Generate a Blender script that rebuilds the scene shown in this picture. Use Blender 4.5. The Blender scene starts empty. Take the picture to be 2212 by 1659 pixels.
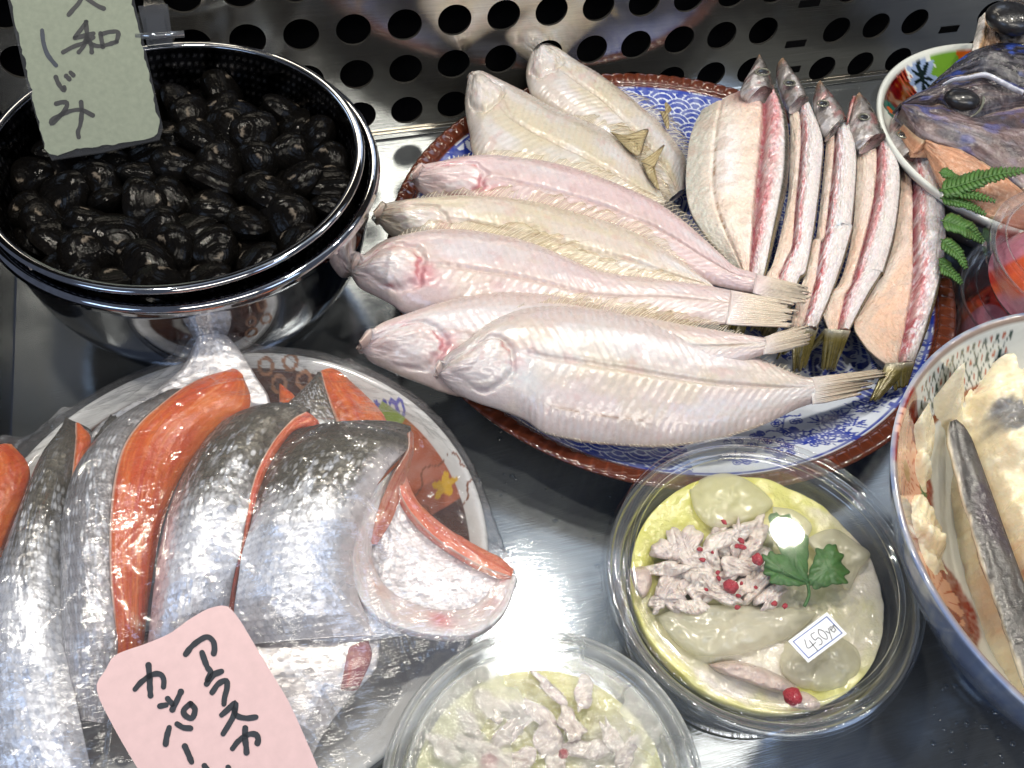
import bpy, math, random
import numpy as np
# ------------------------------------------------------------------ camera, light, exposure
SC = bpy.context.scene
W, H = 2212.0, 1659.0                       # units in which the photograph was measured
CH = 0.36                                   # camera height over the steel counter
PITCH, ROLL, FOC, YAW = 9.29448497e-01, 1.12338388e-01, 2089.10195, 3.57034877e-01
def _axes():
    f = np.array([math.sin(YAW)*math.cos(PITCH), math.cos(YAW)*math.cos(PITCH), -math.sin(PITCH)])
    r = np.array([math.cos(YAW), -math.sin(YAW), 0.0]); u = np.cross(r, f)
    return math.cos(ROLL)*r + math.sin(ROLL)*u, -math.sin(ROLL)*r + math.cos(ROLL)*u, f
CR, CU, CF = _axes(); CAM = np.array([0, 0, CH])
cd = bpy.data.cameras.new('camera'); cam = bpy.data.objects.new('camera', cd); SC.collection.objects.link(cam)
from mathutils import Matrix, Vector
m = Matrix.Identity(4)
for i in range(3):
    m[i][0] = CR[i]; m[i][1] = CU[i]; m[i][2] = -CF[i]; m[i][3] = CAM[i]
cam.matrix_world = m
cd.sensor_width = 36.0; cd.lens = 36.0*FOC/W; cd.clip_start = 0.01; cd.clip_end = 50
SC.camera = cam

wd = bpy.data.worlds.new('World'); SC.world = wd; wd.use_nodes = True
bg = wd.node_tree.nodes['Background']; bg.inputs[0].default_value = (0.62, 0.72, 1.0, 1); bg.inputs[1].default_value = 0.17
def lamp(name, loc, target, power, size, color, shape='DISK', size_y=None, spread=None):
    l = bpy.data.lights.new(name, 'AREA'); l.shape = shape; l.size = size; l.energy = power; l.color = color
    if size_y: l.size_y = size_y
    if spread: l.spread = spread
    o = bpy.data.objects.new(name, l); SC.collection.objects.link(o); o.location = loc
    o.rotation_euler = (Vector(target)-Vector(loc)).to_track_quat('-Z', 'Y').to_euler(); return o
WARM = (1.0, 0.93, 0.80)
for lx, ly, lp in ((-0.12, 0.33, 1.25), (0.16, 0.33, 0.85), (0.40, 0.32, 0.95), (0.68, 0.36, 0.6), (0.195, 0.212, 0.45)):
    lamp('case_spot', (lx, ly, 0.52), (lx*0.9, ly-0.06, 0), lp, 0.026, WARM)
lamp('overhead_soft_fill', (0.22, 0.55, 0.66), (0.20, 0.45, 0.0), 0.75, 1.1, (0.74, 0.87, 1.0), 'RECTANGLE', 0.45)  # unseen soft fill added overhead to lift the counter and its reflections
lamp('hall_light', (0.10, -0.85, 1.25), (0.12, 0.40, 0.0), 9.0, 0.95, (1.0, 0.94, 0.84), 'RECTANGLE', 0.22)
lamp('shop_front_daylight', (-0.85, -0.35, 0.75), (0.1, 0.25, 0.0), 2.4, 0.5, (0.50, 0.68, 1.0), 'RECTANGLE', 0.3)
lamp('shop_front_daylight', (0.75, -0.55, 0.85), (0.1, 0.25, 0.0), 2.0, 0.4, (0.55, 0.70, 1.0), 'RECTANGLE', 0.4)
SC.view_settings.view_transform = 'Standard'; SC.view_settings.look = 'None'
SC.view_settings.exposure = 0.0; SC.view_settings.gamma = 1.0; SC.view_settings.use_curve_mapping = False
SC.render.engine = 'CYCLES'
SC.cycles.max_bounces = 12; SC.cycles.transparent_max_bounces = 24; SC.cycles.glossy_bounces = 6
SC.cycles.transmission_bounces = 6; SC.cycles.diffuse_bounces = 3; SC.cycles.use_denoising = True
SC.cycles.sample_clamp_indirect = 6.0; SC.cycles.caustics_reflective = False; SC.cycles.caustics_refractive = False

# ------------------------------------------------------------------ helpers
def S(r, g, b):
    c = np.array([r, g, b], float)/255.0
    return np.where(c <= 0.04045, c/12.92, ((c+0.055)/1.055)**2.4)
def ray(px, py):
    px = np.asarray(px, float); py = np.asarray(py, float)
    x = (px-W/2)/FOC; y = -(py-H/2)/FOC
    return x[..., None]*CR + y[..., None]*CU + CF
def P(px, py, z):
    """the point at height z seen at (px, py) of the photograph"""
    d = ray(px, py); t = (np.asarray(z, float)-CH)/d[..., 2]
    return CAM + d*t[..., None]
def PL(px, py, p0, n):
    d = ray(px, py); t = ((np.asarray(p0)-CAM)@n)/(d@n)
    return CAM + d*t[..., None]
def smooth_line(pts, n):
    """resample a traced line to n points by length, rounded by Catmull-Rom"""
    p = np.asarray(pts, float)
    q = np.vstack([2*p[0]-p[1], p, 2*p[-1]-p[-2]]); out = []
    for i in range(1, len(q)-2):
        t = np.linspace(0, 1, 12, endpoint=False)[:, None]
        a, b, c, d = q[i-1], q[i], q[i+1], q[i+2]
        out.append(0.5*((2*b)+(-a+c)*t+(2*a-5*b+4*c-d)*t*t+(-a+3*b-3*c+d)*t**3))
    out = np.vstack(out+[p[-1:]])
    L = np.r_[0, np.cumsum(np.linalg.norm(np.diff(out, axis=0), axis=1))]
    s = np.linspace(0, L[-1], n)
    return np.stack([np.interp(s, L, out[:, k]) for k in range(p.shape[1])], 1)
def _hash(ix, iy, seed):
    h = (ix.astype(np.int64)*374761393 + iy.astype(np.int64)*668265263 + seed*982451653) & 0xffffffff
    h = ((h ^ (h >> 13))*1274126177) & 0xffffffff
    return ((h ^ (h >> 16)) & 0xffff)/65535.0
def noise(x, y, seed=0):
    x = np.asarray(x, float); y = np.asarray(y, float)
    ix = np.floor(x); iy = np.floor(y); fx = x-ix; fy = y-iy
    fx = fx*fx*(3-2*fx); fy = fy*fy*(3-2*fy)
    a = _hash(ix, iy, seed); b = _hash(ix+1, iy, seed); c = _hash(ix, iy+1, seed); d = _hash(ix+1, iy+1, seed)
    return (a*(1-fx)+b*fx)*(1-fy)+(c*(1-fx)+d*fx)*fy
def fbm(x, y, seed=0, o=4):
    r = 0; a = 0.5; t = 0
    for k in range(o):
        r = r+a*noise(x*2**k, y*2**k, seed+k*17); t += a; a *= 0.5
    return r/t
def sst(a, b, x):
    t = np.clip((x-a)/(b-a), 0, 1); return t*t*(3-2*t)
def gs(x, c, w): return np.exp(-((x-c)/w)**2)
def mixc(C, col, mask):
    return C*(1-mask[..., None]) + np.asarray(col)*mask[..., None]
def flat(shape, col): return np.ones(shape+(3,))*np.asarray(col)

COL = SC.collection
def link_mesh(name, verts, faces, mat=None, parent=None, colors=None, smooth=True, mats=None, fmat=None):
    me = bpy.data.meshes.new(name)
    verts = np.asarray(verts, float)
    off = np.zeros(3)
    me.from_pydata(verts.tolist(), [], [list(map(int, f)) for f in faces] if not isinstance(faces, np.ndarray) else faces.tolist())
    if smooth: me.polygons.foreach_set('use_smooth', [True]*len(me.polygons))
    if colors is not None:
        a = me.color_attributes.new('Col', 'FLOAT_COLOR', 'POINT')
        c = np.ones((len(verts), 4)); c[:, :3] = np.clip(np.asarray(colors).reshape(-1, 3), 0, 1)
        a.data.foreach_set('color', c.astype(np.float32).ravel())
    if mat: me.materials.append(mat)
    if mats:
        for mm in mats: me.materials.append(mm)
        me.polygons.foreach_set('material_index', fmat)
    me.update()
    o = bpy.data.objects.new(name, me); COL.objects.link(o)
    if parent is not None:
        o.parent = parent; o.matrix_parent_inverse = Matrix.Identity(4)
        if parent.parent is None: o.location = -Vector(parent.location)   # parents carry only a shift
    return o
def thing(name, label, cat, loc=(0, 0, 0), group=None):
    o = bpy.data.objects.new(name, None); COL.objects.link(o); o.location = [float(v) for v in loc]
    o.empty_display_size = 0.01
    return tag(o, label, cat, group)
def tag(o, label, cat, group=None):
    o['label'] = label; o['category'] = cat
    if group: o['group'] = group
    return o
def grid_faces(ny, nx, closed=False, closed_y=False):
    i = np.arange(ny if closed_y else ny-1)[:, None]; j = np.arange(nx if closed else nx-1)[None, :]
    i2 = (i+1) % ny; j2 = (j+1) % nx
    f = np.stack([i*nx+j, i*nx+j2, i2*nx+j2, i2*nx+j], -1)
    return f.reshape(-1, 4)
def grid(name, Pt, C, mat, parent=None, closed=False, smooth=True, flip=False):
    f = grid_faces(Pt.shape[0], Pt.shape[1], closed)
    if flip: f = f[:, ::-1]
    return link_mesh(name, Pt.reshape(-1, 3), f, mat, parent, None if C is None else C.reshape(-1, 3), smooth)
class Loft:
    """a thick skin between two traced edges; h lifts its top, hb drops its underside"""
    def __init__(s, left, right, zl, zr, nu, ns, h, hb=0.004, round0=0.0):
        def zz(z, n): return np.interp(np.linspace(0, 1, n), np.linspace(0, 1, len(z)), z) if np.ndim(z) else np.full(n, float(z))
        a = smooth_line(left, nu); b = smooth_line(right, nu)
        if round0:
            k = np.sqrt(np.clip(1-(1-np.clip(np.linspace(0, 1, nu)/round0, 0, 1))**2, .02, 1))[:, None]; mid = (a+b)/2; a = mid+(a-mid)*k; b = mid+(b-mid)*k
        s.A = P(a[:, 0], a[:, 1], zz(zl, nu)); s.B = P(b[:, 0], b[:, 1], zz(zr, nu))
        s.nu, s.ns = nu, ns
        s.U, s.T = np.meshgrid(np.linspace(0, 1, nu), np.linspace(0, 1, ns), indexing='ij')
        base = s.A[:, None]*(1-s.T[..., None]) + s.B[:, None]*s.T[..., None]
        du = np.gradient(base, axis=0); dv = np.gradient(base, axis=1)
        n = np.cross(du, dv); n[np.sum(n*[0, 0, 1], -1) < 0] *= -1
        n /= np.linalg.norm(n, axis=-1, keepdims=True)+1e-12
        n = n*0.5+np.array([0, 0, 1.0])*0.5; n /= np.linalg.norm(n, axis=-1, keepdims=True)
        s.N = n; hh = h(s.U, s.T)
        s.top = base + n*hh[..., None]
        edge = (1-np.abs(2*s.T-1)**6)
        s.bot = base - n*(hb*edge)[..., None]
    def build(s, name, colfn, mat, parent=None, underside=None):
        C = colfn(s.U, s.T)
        ring = np.concatenate([s.top, s.bot[:, -2:0:-1]], 1)
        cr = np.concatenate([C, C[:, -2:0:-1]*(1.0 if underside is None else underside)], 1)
        n = ring.shape[1]
        f = grid_faces(s.nu, n, True).tolist() + [list(range(n)), list(range((s.nu-1)*n, s.nu*n))[::-1]]
        o = link_mesh(name, ring.reshape(-1, 3), f, mat, parent, cr.reshape(-1, 3))
        return o
    def at(s, u, t, lift=0.0):
        i = int(round(u*(s.nu-1))); j = int(round(t*(s.ns-1)))
        return s.top[i, j]+s.N[i, j]*lift
def lathe(name, prof, mat, parent=None, center=(0, 0), nt=128, colfn=None, close=False, wob=None):
    pr = np.asarray(prof, float)
    th = np.linspace(0, 2*np.pi, nt, endpoint=False)
    R = pr[:, 0][:, None]*np.ones(nt); Z = pr[:, 1][:, None]*np.ones(nt)
    if wob: R, Z = wob(R, Z, th[None, :]*np.ones_like(R))
    X = np.stack([center[0]+R*np.cos(th), center[1]+R*np.sin(th), Z], -1)
    C = colfn(X[..., 0]-center[0], X[..., 1]-center[1], R, th[None, :]*np.ones_like(R), np.arange(len(pr))[:, None]*np.ones(nt)) if colfn else None
    f = grid_faces(len(pr), nt, True).tolist()
    if close: f = grid_faces(len(pr), nt, True, True).tolist()
    else:
        if pr[0, 0] > 1e-5 and close is None: f.append(list(range(nt)))
    return link_mesh(name, X.reshape(-1, 3), f, mat, parent, None if C is None else C.reshape(-1, 3))
def dens(prof, n):
    return smooth_line(prof, n)
def tube(name, pts, rad, mat, parent=None, nseg=10, colors=None):
    p = np.asarray(pts, float); n = len(p); r = np.ones(n)*rad
    t = np.gradient(p, axis=0); t /= np.linalg.norm(t, axis=1, keepdims=True)
    up = np.array([0, 0, 1.0]) if abs(t[0, 2]) < 0.9 else np.array([1.0, 0, 0])
    a = np.cross(t, up); a /= np.linalg.norm(a, axis=1, keepdims=True); b = np.cross(t, a)
    th = np.linspace(0, 2*np.pi, nseg, endpoint=False)
    ring = p[:, None]+r[:, None, None]*(np.cos(th)[None, :, None]*a[:, None]+np.sin(th)[None, :, None]*b[:, None])
    f = grid_faces(n, nseg, True).tolist()+[list(range(nseg))[::-1], list(range((n-1)*nseg, n*nseg))]
    C = None if colors is None else np.repeat(np.asarray(colors)[:, None], nseg, 1)
    return link_mesh(name, ring.reshape(-1, 3), f, mat, parent, None if C is None else C.reshape(-1, 3))
def blob(name, c, r, mat, parent=None, nu=20, nv=12, rough=0.0, seed=0, scale=(1, 1, 1), rotz=0, tilt=0, colors=None):
    th = np.linspace(0, 2*np.pi, nu, endpoint=False); ph = np.linspace(0.02, np.pi-0.02, nv)
    T, F = np.meshgrid(th, ph); d = np.stack([np.sin(F)*np.cos(T), np.sin(F)*np.sin(T), np.cos(F)], -1)
    k = 1.0
    if rough: k = 1+rough*(fbm(d[..., 0]*1.7+5+d[..., 2]*1.3, d[..., 1]*1.7+9, seed, 3)-0.5)*2
    v = d*(r*k if np.ndim(k) == 0 else (r*k)[..., None])*np.array(scale)
    cz, sz = math.cos(rotz), math.sin(rotz); ct, st = math.cos(tilt), math.sin(tilt)
    v = v@np.array([[1, 0, 0], [0, ct, st], [0, -st, ct]]); v = v@np.array([[cz, sz, 0], [-sz, cz, 0], [0, 0, 1]])
    v = v+np.asarray(c); n = nu
    f = grid_faces(nv, nu, True).tolist()+[list(range(nu))[::-1], list(range((nv-1)*nu, nv*nu))]
    C = None
    if colors is not None: C = colors(d, k)
    return link_mesh(name, v.reshape(-1, 3), f, mat, parent, None if C is None else C.reshape(-1, 3))
def poly_plate(name, pts3, thick, nrm, mat, parent=None, smooth=False):
    """a flat outline given its thickness"""
    p = np.asarray(pts3, float); n = len(p); q = p-np.asarray(nrm)*thick
    f = [list(range(n)), list(range(2*n-1, n-1, -1))]+[[i, i+n, (i+1) % n+n, (i+1) % n] for i in range(n)]
    return link_mesh(name, np.vstack([p, q]), f, mat, parent, None, smooth)
def strokes(name, lines, width, to3d, mat, parent, nrm, thick=0.00015):
    """handwriting: each line a raised ribbon of ink with round ends; width in photo units"""
    V = []; F = []
    for ln in lines:
        w = width
        if isinstance(ln, tuple): ln, w = ln
        p = smooth_line(ln, max(8, 5*len(ln))); n = len(p)
        t = np.gradient(p, axis=0); t /= np.linalg.norm(t, axis=1, keepdims=True)+1e-9
        a = np.stack([-t[:, 1], t[:, 0]], 1)
        ww = w*0.5*(0.85+0.3*noise(np.arange(n)*0.35, np.full(n, len(V)*0.37+w), 5))
        left = p+a*ww[:, None]; right = p-a*ww[:, None]
        th = np.linspace(0, np.pi, 7)[1:-1]
        cap0 = p[0]+ww[0]*(np.cos(th)[:, None]*(-a[0])+np.sin(th)[:, None]*(-t[0]))
        cap1 = p[-1]+ww[-1]*(np.cos(th)[:, None]*a[-1]+np.sin(th)[:, None]*t[-1])
        b = len(V); q = np.vstack([left, right, cap0, cap1])
        top = to3d(q[:, 0], q[:, 1])+np.asarray(nrm)*thick
        V += top.tolist()
        F += [[b+i, b+i+1, b+n+i+1, b+n+i] for i in range(n-1)]
        F.append([b+n]+[b+2*n+i for i in range(5)]+[b]); F.append([b+n-1]+[b+2*n+5+i for i in range(5)]+[b+2*n-1])
    return link_mesh(name, V, F, mat, parent, None, False)

# ------------------------------------------------------------------ materials
class NT:
    def __init__(s, name):
        s.m = bpy.data.materials.new(name); s.m.use_nodes = True; s.t = s.m.node_tree; s.n = s.t.nodes
        s.b = s.n['Principled BSDF']; s.out = s.n['Material Output']
    def new(s, typ, **kw):
        x = s.n.new(typ)
        for k, v in kw.items():
            if k.startswith('i_'):
                key = k[2:]; key = int(key) if key.isdigit() else key
                x.inputs[key].default_value = v
            else: setattr(x, k, v)
        return x
    def l(s, a, b): s.t.links.new(a, b)
    def tex(s, scale, detail=3, stretch=None, kind='ShaderNodeTexNoise', rough=0.55):
        tc = s.new('ShaderNodeTexCoord'); mp = s.new('ShaderNodeMapping'); s.l(tc.outputs['Object'], mp.inputs[0])
        if stretch: mp.inputs['Scale'].default_value = stretch
        t = s.new(kind); t.inputs['Scale'].default_value = scale
        if kind == 'ShaderNodeTexNoise': t.inputs['Detail'].default_value = detail; t.inputs['Roughness'].default_value = rough
        s.l(mp.outputs[0], t.inputs['Vector']); return t
    def bump(s, h, strength, dist, prev=None):
        b = s.new('ShaderNodeBump'); b.inputs['Strength'].default_value = strength; b.inputs['Distance'].default_value = dist
        s.l(h, b.inputs['Height'])
        if prev: s.l(prev.outputs[0], b.inputs['Normal'])
        return b
    def ramp(s, fac, stops):
        r = s.new('ShaderNodeValToRGB'); e = r.color_ramp.elements
        e[0].position, e[0].color = stops[0][0], tuple(stops[0][1])+(1,)
        e[1].position, e[1].color = stops[-1][0], tuple(stops[-1][1])+(1,)
        for p_, c_ in stops[1:-1]:
            x = e.new(p_); x.color = tuple(c_)+(1,)
        s.l(fac, r.inputs[0]); return r
def vc_mat(name, rough=0.3, spec=0.5, sss=0.0, sr=(0.004, 0.002, 0.0012), bumps=(), metal=0.0, coat=0.0, var=0.12, vscale=400, rvar=0.15, coatr=0.05):
    t = NT(name); b = t.b
    c = t.new('ShaderNodeVertexColor', layer_name='Col')
    nz = t.tex(vscale, 4); mr = t.new('ShaderNodeMapRange'); t.l(nz.outputs[0], mr.inputs[0])
    mr.inputs[1].default_value = 0.25; mr.inputs[2].default_value = 0.75; mr.inputs[3].default_value = 1-var; mr.inputs[4].default_value = 1+var*0.6
    mx = t.new('ShaderNodeVectorMath', operation='SCALE'); t.l(c.outputs[0], mx.inputs[0]); t.l(mr.outputs[0], mx.inputs['Scale'])
    t.l(mx.outputs[0], b.inputs['Base Color'])
    n2 = t.tex(vscale*0.35, 3); m2 = t.new('ShaderNodeMapRange'); t.l(n2.outputs[0], m2.inputs[0])
    m2.inputs[1].default_value = 0.3; m2.inputs[2].default_value = 0.7
    m2.inputs[3].default_value = max(0.02, rough-rvar); m2.inputs[4].default_value = rough+rvar
    t.l(m2.outputs[0], b.inputs['Roughness'])
    b.inputs['Specular IOR Level'].default_value = spec; b.inputs['Metallic'].default_value = metal
    if sss:
        b.inputs['Subsurface Weight'].default_value = sss; b.inputs['Subsurface Radius'].default_value = sr; b.inputs['Subsurface Scale'].default_value = 1.0
    if coat: b.inputs['Coat Weight'].default_value = coat; b.inputs['Coat Roughness'].default_value = coatr
    pv = None
    for bb in bumps:
        kind = bb[3] if len(bb) > 3 else 'ShaderNodeTexNoise'
        tx = t.tex(bb[0], 4, bb[4] if len(bb) > 4 else None, kind)
        pv = t.bump(tx.outputs[0], bb[1], bb[2], pv)
    if pv: t.l(pv.outputs[0], b.inputs['Normal'])
    if pv and coat: t.l(pv.outputs[0], b.inputs['Coat Normal'])
    return t.m
def solid(name, col, rough=0.4, metal=0.0, spec=0.5, bumps=(), coat=0.0, var=0.15, vscale=300, sss=0.0):
    t = NT(name); b = t.b; col = np.asarray(col)
    nz = t.tex(vscale, 4)
    r = t.ramp(nz.outputs[0], [(0.3, col*(1-var)), (0.7, np.minimum(col*(1+var*0.7), 1))]); t.l(r.outputs[0], b.inputs['Base Color'])
    b.inputs['Roughness'].default_value = rough; b.inputs['Metallic'].default_value = metal; b.inputs['Specular IOR Level'].default_value = spec
    b.inputs['Coat Weight'].default_value = coat; b.inputs['Coat Roughness'].default_value = 0.06
    if sss: b.inputs['Subsurface Weight'].default_value = sss; b.inputs['Subsurface Radius'].default_value = (0.004, 0.002, 0.001); b.inputs['Subsurface Scale'].default_value = 1
    pv = None
    for bb in bumps:
        tx = t.tex(bb[0], 4, bb[4] if len(bb) > 4 else None, bb[3] if len(bb) > 3 else 'ShaderNodeTexNoise'); pv = t.bump(tx.outputs[0], bb[1], bb[2], pv)
    if pv: t.l(pv.outputs[0], b.inputs['Normal'])
    return t.m
def thin_clear(name, tint=(0.93, 0.95, 0.96), rough=0.04, base=0.05, edge=0.8, power=4.0, bumps=(), milk=0.0, milkcol=(0.8, 0.82, 0.85), patchy=0, facet=None):
    """thin clear plastic: a sheet that mirrors at its faces and lets the rest through"""
    t = NT(name); t.n.remove(t.b)
    tr = t.new('ShaderNodeBsdfTransparent'); tr.inputs[0].default_value = tuple(tint)+(1,)
    gl = t.new('ShaderNodeBsdfGlossy'); gl.inputs['Roughness'].default_value = rough; gl.inputs[0].default_value = (1, 1, 1, 1)
    pv = None
    for bb in bumps:
        tx = t.tex(bb[0], 3, bb[4] if len(bb) > 4 else None, bb[3] if len(bb) > 3 else 'ShaderNodeTexNoise'); pv = t.bump(tx.outputs[0], bb[1], bb[2], pv)
    lw = t.new('ShaderNodeLayerWeight'); lw.inputs[0].default_value = 0.5
    if facet:                                        # crumpled film: flat facets that lean at random
        wv = t.tex(facet[0]*1.3, 2); v = t.tex(facet[0], kind='ShaderNodeTexVoronoi', stretch=facet[2])
        ws = t.new('ShaderNodeVectorMath', operation='SCALE'); t.l(wv.outputs['Color'], ws.inputs[0]); ws.inputs['Scale'].default_value = .02
        wa = t.new('ShaderNodeVectorMath', operation='ADD'); t.l(v.inputs['Vector'].links[0].from_socket, wa.inputs[0]); t.l(ws.outputs[0], wa.inputs[1]); t.l(wa.outputs[0], v.inputs['Vector'])
        sb = t.new('ShaderNodeVectorMath', operation='SUBTRACT'); t.l(v.outputs['Color'], sb.inputs[0]); sb.inputs[1].default_value = (.5, .5, .5)
        sc = t.new('ShaderNodeVectorMath', operation='SCALE'); t.l(sb.outputs[0], sc.inputs[0]); sc.inputs['Scale'].default_value = facet[1]
        ad = t.new('ShaderNodeVectorMath', operation='ADD'); t.l(sc.outputs[0], ad.inputs[1])
        if pv: t.l(pv.outputs[0], ad.inputs[0])
        else: gm = t.new('ShaderNodeNewGeometry'); t.l(gm.outputs['Normal'], ad.inputs[0])
        pv = t.new('ShaderNodeVectorMath', operation='NORMALIZE'); t.l(ad.outputs[0], pv.inputs[0])
    if pv: t.l(pv.outputs[0], gl.inputs['Normal']); t.l(pv.outputs[0], lw.inputs['Normal'])
    pw = t.new('ShaderNodeMath', operation='POWER'); t.l(lw.outputs['Facing'], pw.inputs[0]); pw.inputs[1].default_value = power
    ma = t.new('ShaderNodeMath', operation='MULTIPLY_ADD', use_clamp=True); t.l(pw.outputs[0], ma.inputs[0]); ma.inputs[1].default_value = edge; ma.inputs[2].default_value = base
    src = tr
    if milk:
        df = t.new('ShaderNodeBsdfDiffuse'); df.inputs[0].default_value = tuple(milkcol)+(1,)
        tl = t.new('ShaderNodeBsdfTranslucent'); tl.inputs[0].default_value = tuple(milkcol)+(1,)
        dm = t.new('ShaderNodeMixShader'); dm.inputs[0].default_value = 0.5; t.l(df.outputs[0], dm.inputs[1]); t.l(tl.outputs[0], dm.inputs[2])
        mm = t.new('ShaderNodeMixShader'); mm.inputs[0].default_value = milk
        if patchy:
            pn = t.tex(patchy, 4); pr = t.new('ShaderNodeMapRange'); t.l(pn.outputs[0], pr.inputs[0]); pr.inputs[1].default_value = .36; pr.inputs[2].default_value = .60; pr.inputs[3].default_value = .04; pr.inputs[4].default_value = milk; t.l(pr.outputs[0], mm.inputs[0])
        t.l(tr.outputs[0], mm.inputs[1]); t.l(dm.outputs[0], mm.inputs[2]); src = mm
    mx = t.new('ShaderNodeMixShader'); t.l(ma.outputs[0], mx.inputs[0]); t.l(src.outputs[0], mx.inputs[1]); t.l(gl.outputs[0], mx.inputs[2])
    t.l(mx.outputs[0], t.out.inputs[0]); return t.m
def steel(name, col=(0.60, 0.60, 0.58), rough=0.2, stretch=(1, 1, 1), brush=0.0, bscale=900, rv=0.08, dents=None, metal=1.0):
    t = NT(name); b = t.b; b.inputs['Metallic'].default_value = metal
    nz = t.tex(bscale, 3, stretch)
    r = t.ramp(nz.outputs[0], [(0.3, np.array(col)*0.82), (0.7, np.minimum(np.array(col)*1.08, 1))]); t.l(r.outputs[0], b.inputs['Base Color'])
    n2 = t.tex(28, 5); m2 = t.new('ShaderNodeMapRange'); t.l(n2.outputs[0], m2.inputs[0]); m2.inputs[1].default_value = 0.3; m2.inputs[2].default_value = 0.7
    m2.inputs[3].default_value = max(0.03, rough-rv); m2.inputs[4].default_value = rough+rv; t.l(m2.outputs[0], b.inputs['Roughness'])
    pv = None
    if brush: pv = t.bump(nz.outputs[0], brush, 0.0004)
    if dents: tx = t.tex(dents[0], 2); pv = t.bump(tx.outputs[0], dents[1], dents[2], pv)
    if pv: t.l(pv.outputs[0], b.inputs['Normal'])
    return t.m
M_FLOOR = steel('brushed_counter_steel', (0.36, 0.395, 0.43), 0.12, (0.35, 14, 1), 0.08, 160, 0.015, None, 0.80)
M_PANEL = steel('panel_steel', (0.60, 0.58, 0.53), 0.10, (0.25, 1, 14), 0.05, 160, 0.03, (10, 0.10, 0.004), 0.95)
M_BOWL = steel('polished_steel', (0.46, 0.46, 0.47), 0.07, (1, 1, 1), 0.0, 300, 0.03)
M_DARKSTEEL = steel('dull_utensil_steel', (0.13, 0.125, 0.12), 0.40, (1, 1, 1), 0.0, 60, 0.10)
M_BLACK = solid('black_void', (0.003, 0.003, 0.0035), 0.8, spec=0.05)
# ------------------------------------------------------------------ the setting: counter, back panel, side
def rect_mesh(name, x0, x1, y0, y1, z, mat, n=2):
    X, Y = np.meshgrid(np.linspace(x0, x1, n), np.linspace(y0, y1, n), indexing='ij')
    return grid(name, np.stack([X, Y, np.full_like(X, z)], -1), None, mat)
fl = rect_mesh('counter', -0.1235, 1.2, -0.4, 0.4375, 0.0, M_FLOOR); fl['kind'] = 'structure'
bk = link_mesh('back_wall', [(-0.5, 0.462, -0.05), (1.3, 0.462, -0.05), (1.3, 0.462, 0.5), (-0.5, 0.462, 0.5)], [(0, 1, 2, 3)], M_BLACK); bk['kind'] = 'structure'
M_SIDE = solid('dark_side_plastic', (0.012, 0.013, 0.017), 0.25, var=0.4, vscale=60)
def box(name, x0, x1, y0, y1, z0, z1, mat, parent=None, bev=0.0):
    v = [(x, y, z) for x in (x0, x1) for y in (y0, y1) for z in (z0, z1)]
    f = [(0, 1, 3, 2), (4, 6, 7, 5), (0, 4, 5, 1), (2, 3, 7, 6), (0, 2, 6, 4), (1, 5, 7, 3)]
    o = link_mesh(name, v, f, mat, parent, None, False)
    if bev:
        md = o.modifiers.new('bevel', 'BEVEL'); md.width = bev; md.segments = 2
    return o
tag(box('case_side_wall', -0.133, -0.124, -0.1, 0.434, -0.02, 0.055, M_SIDE, None, 0.0015), 'black glossy side wall of the display case beside the steel counter', 'side wall')
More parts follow.
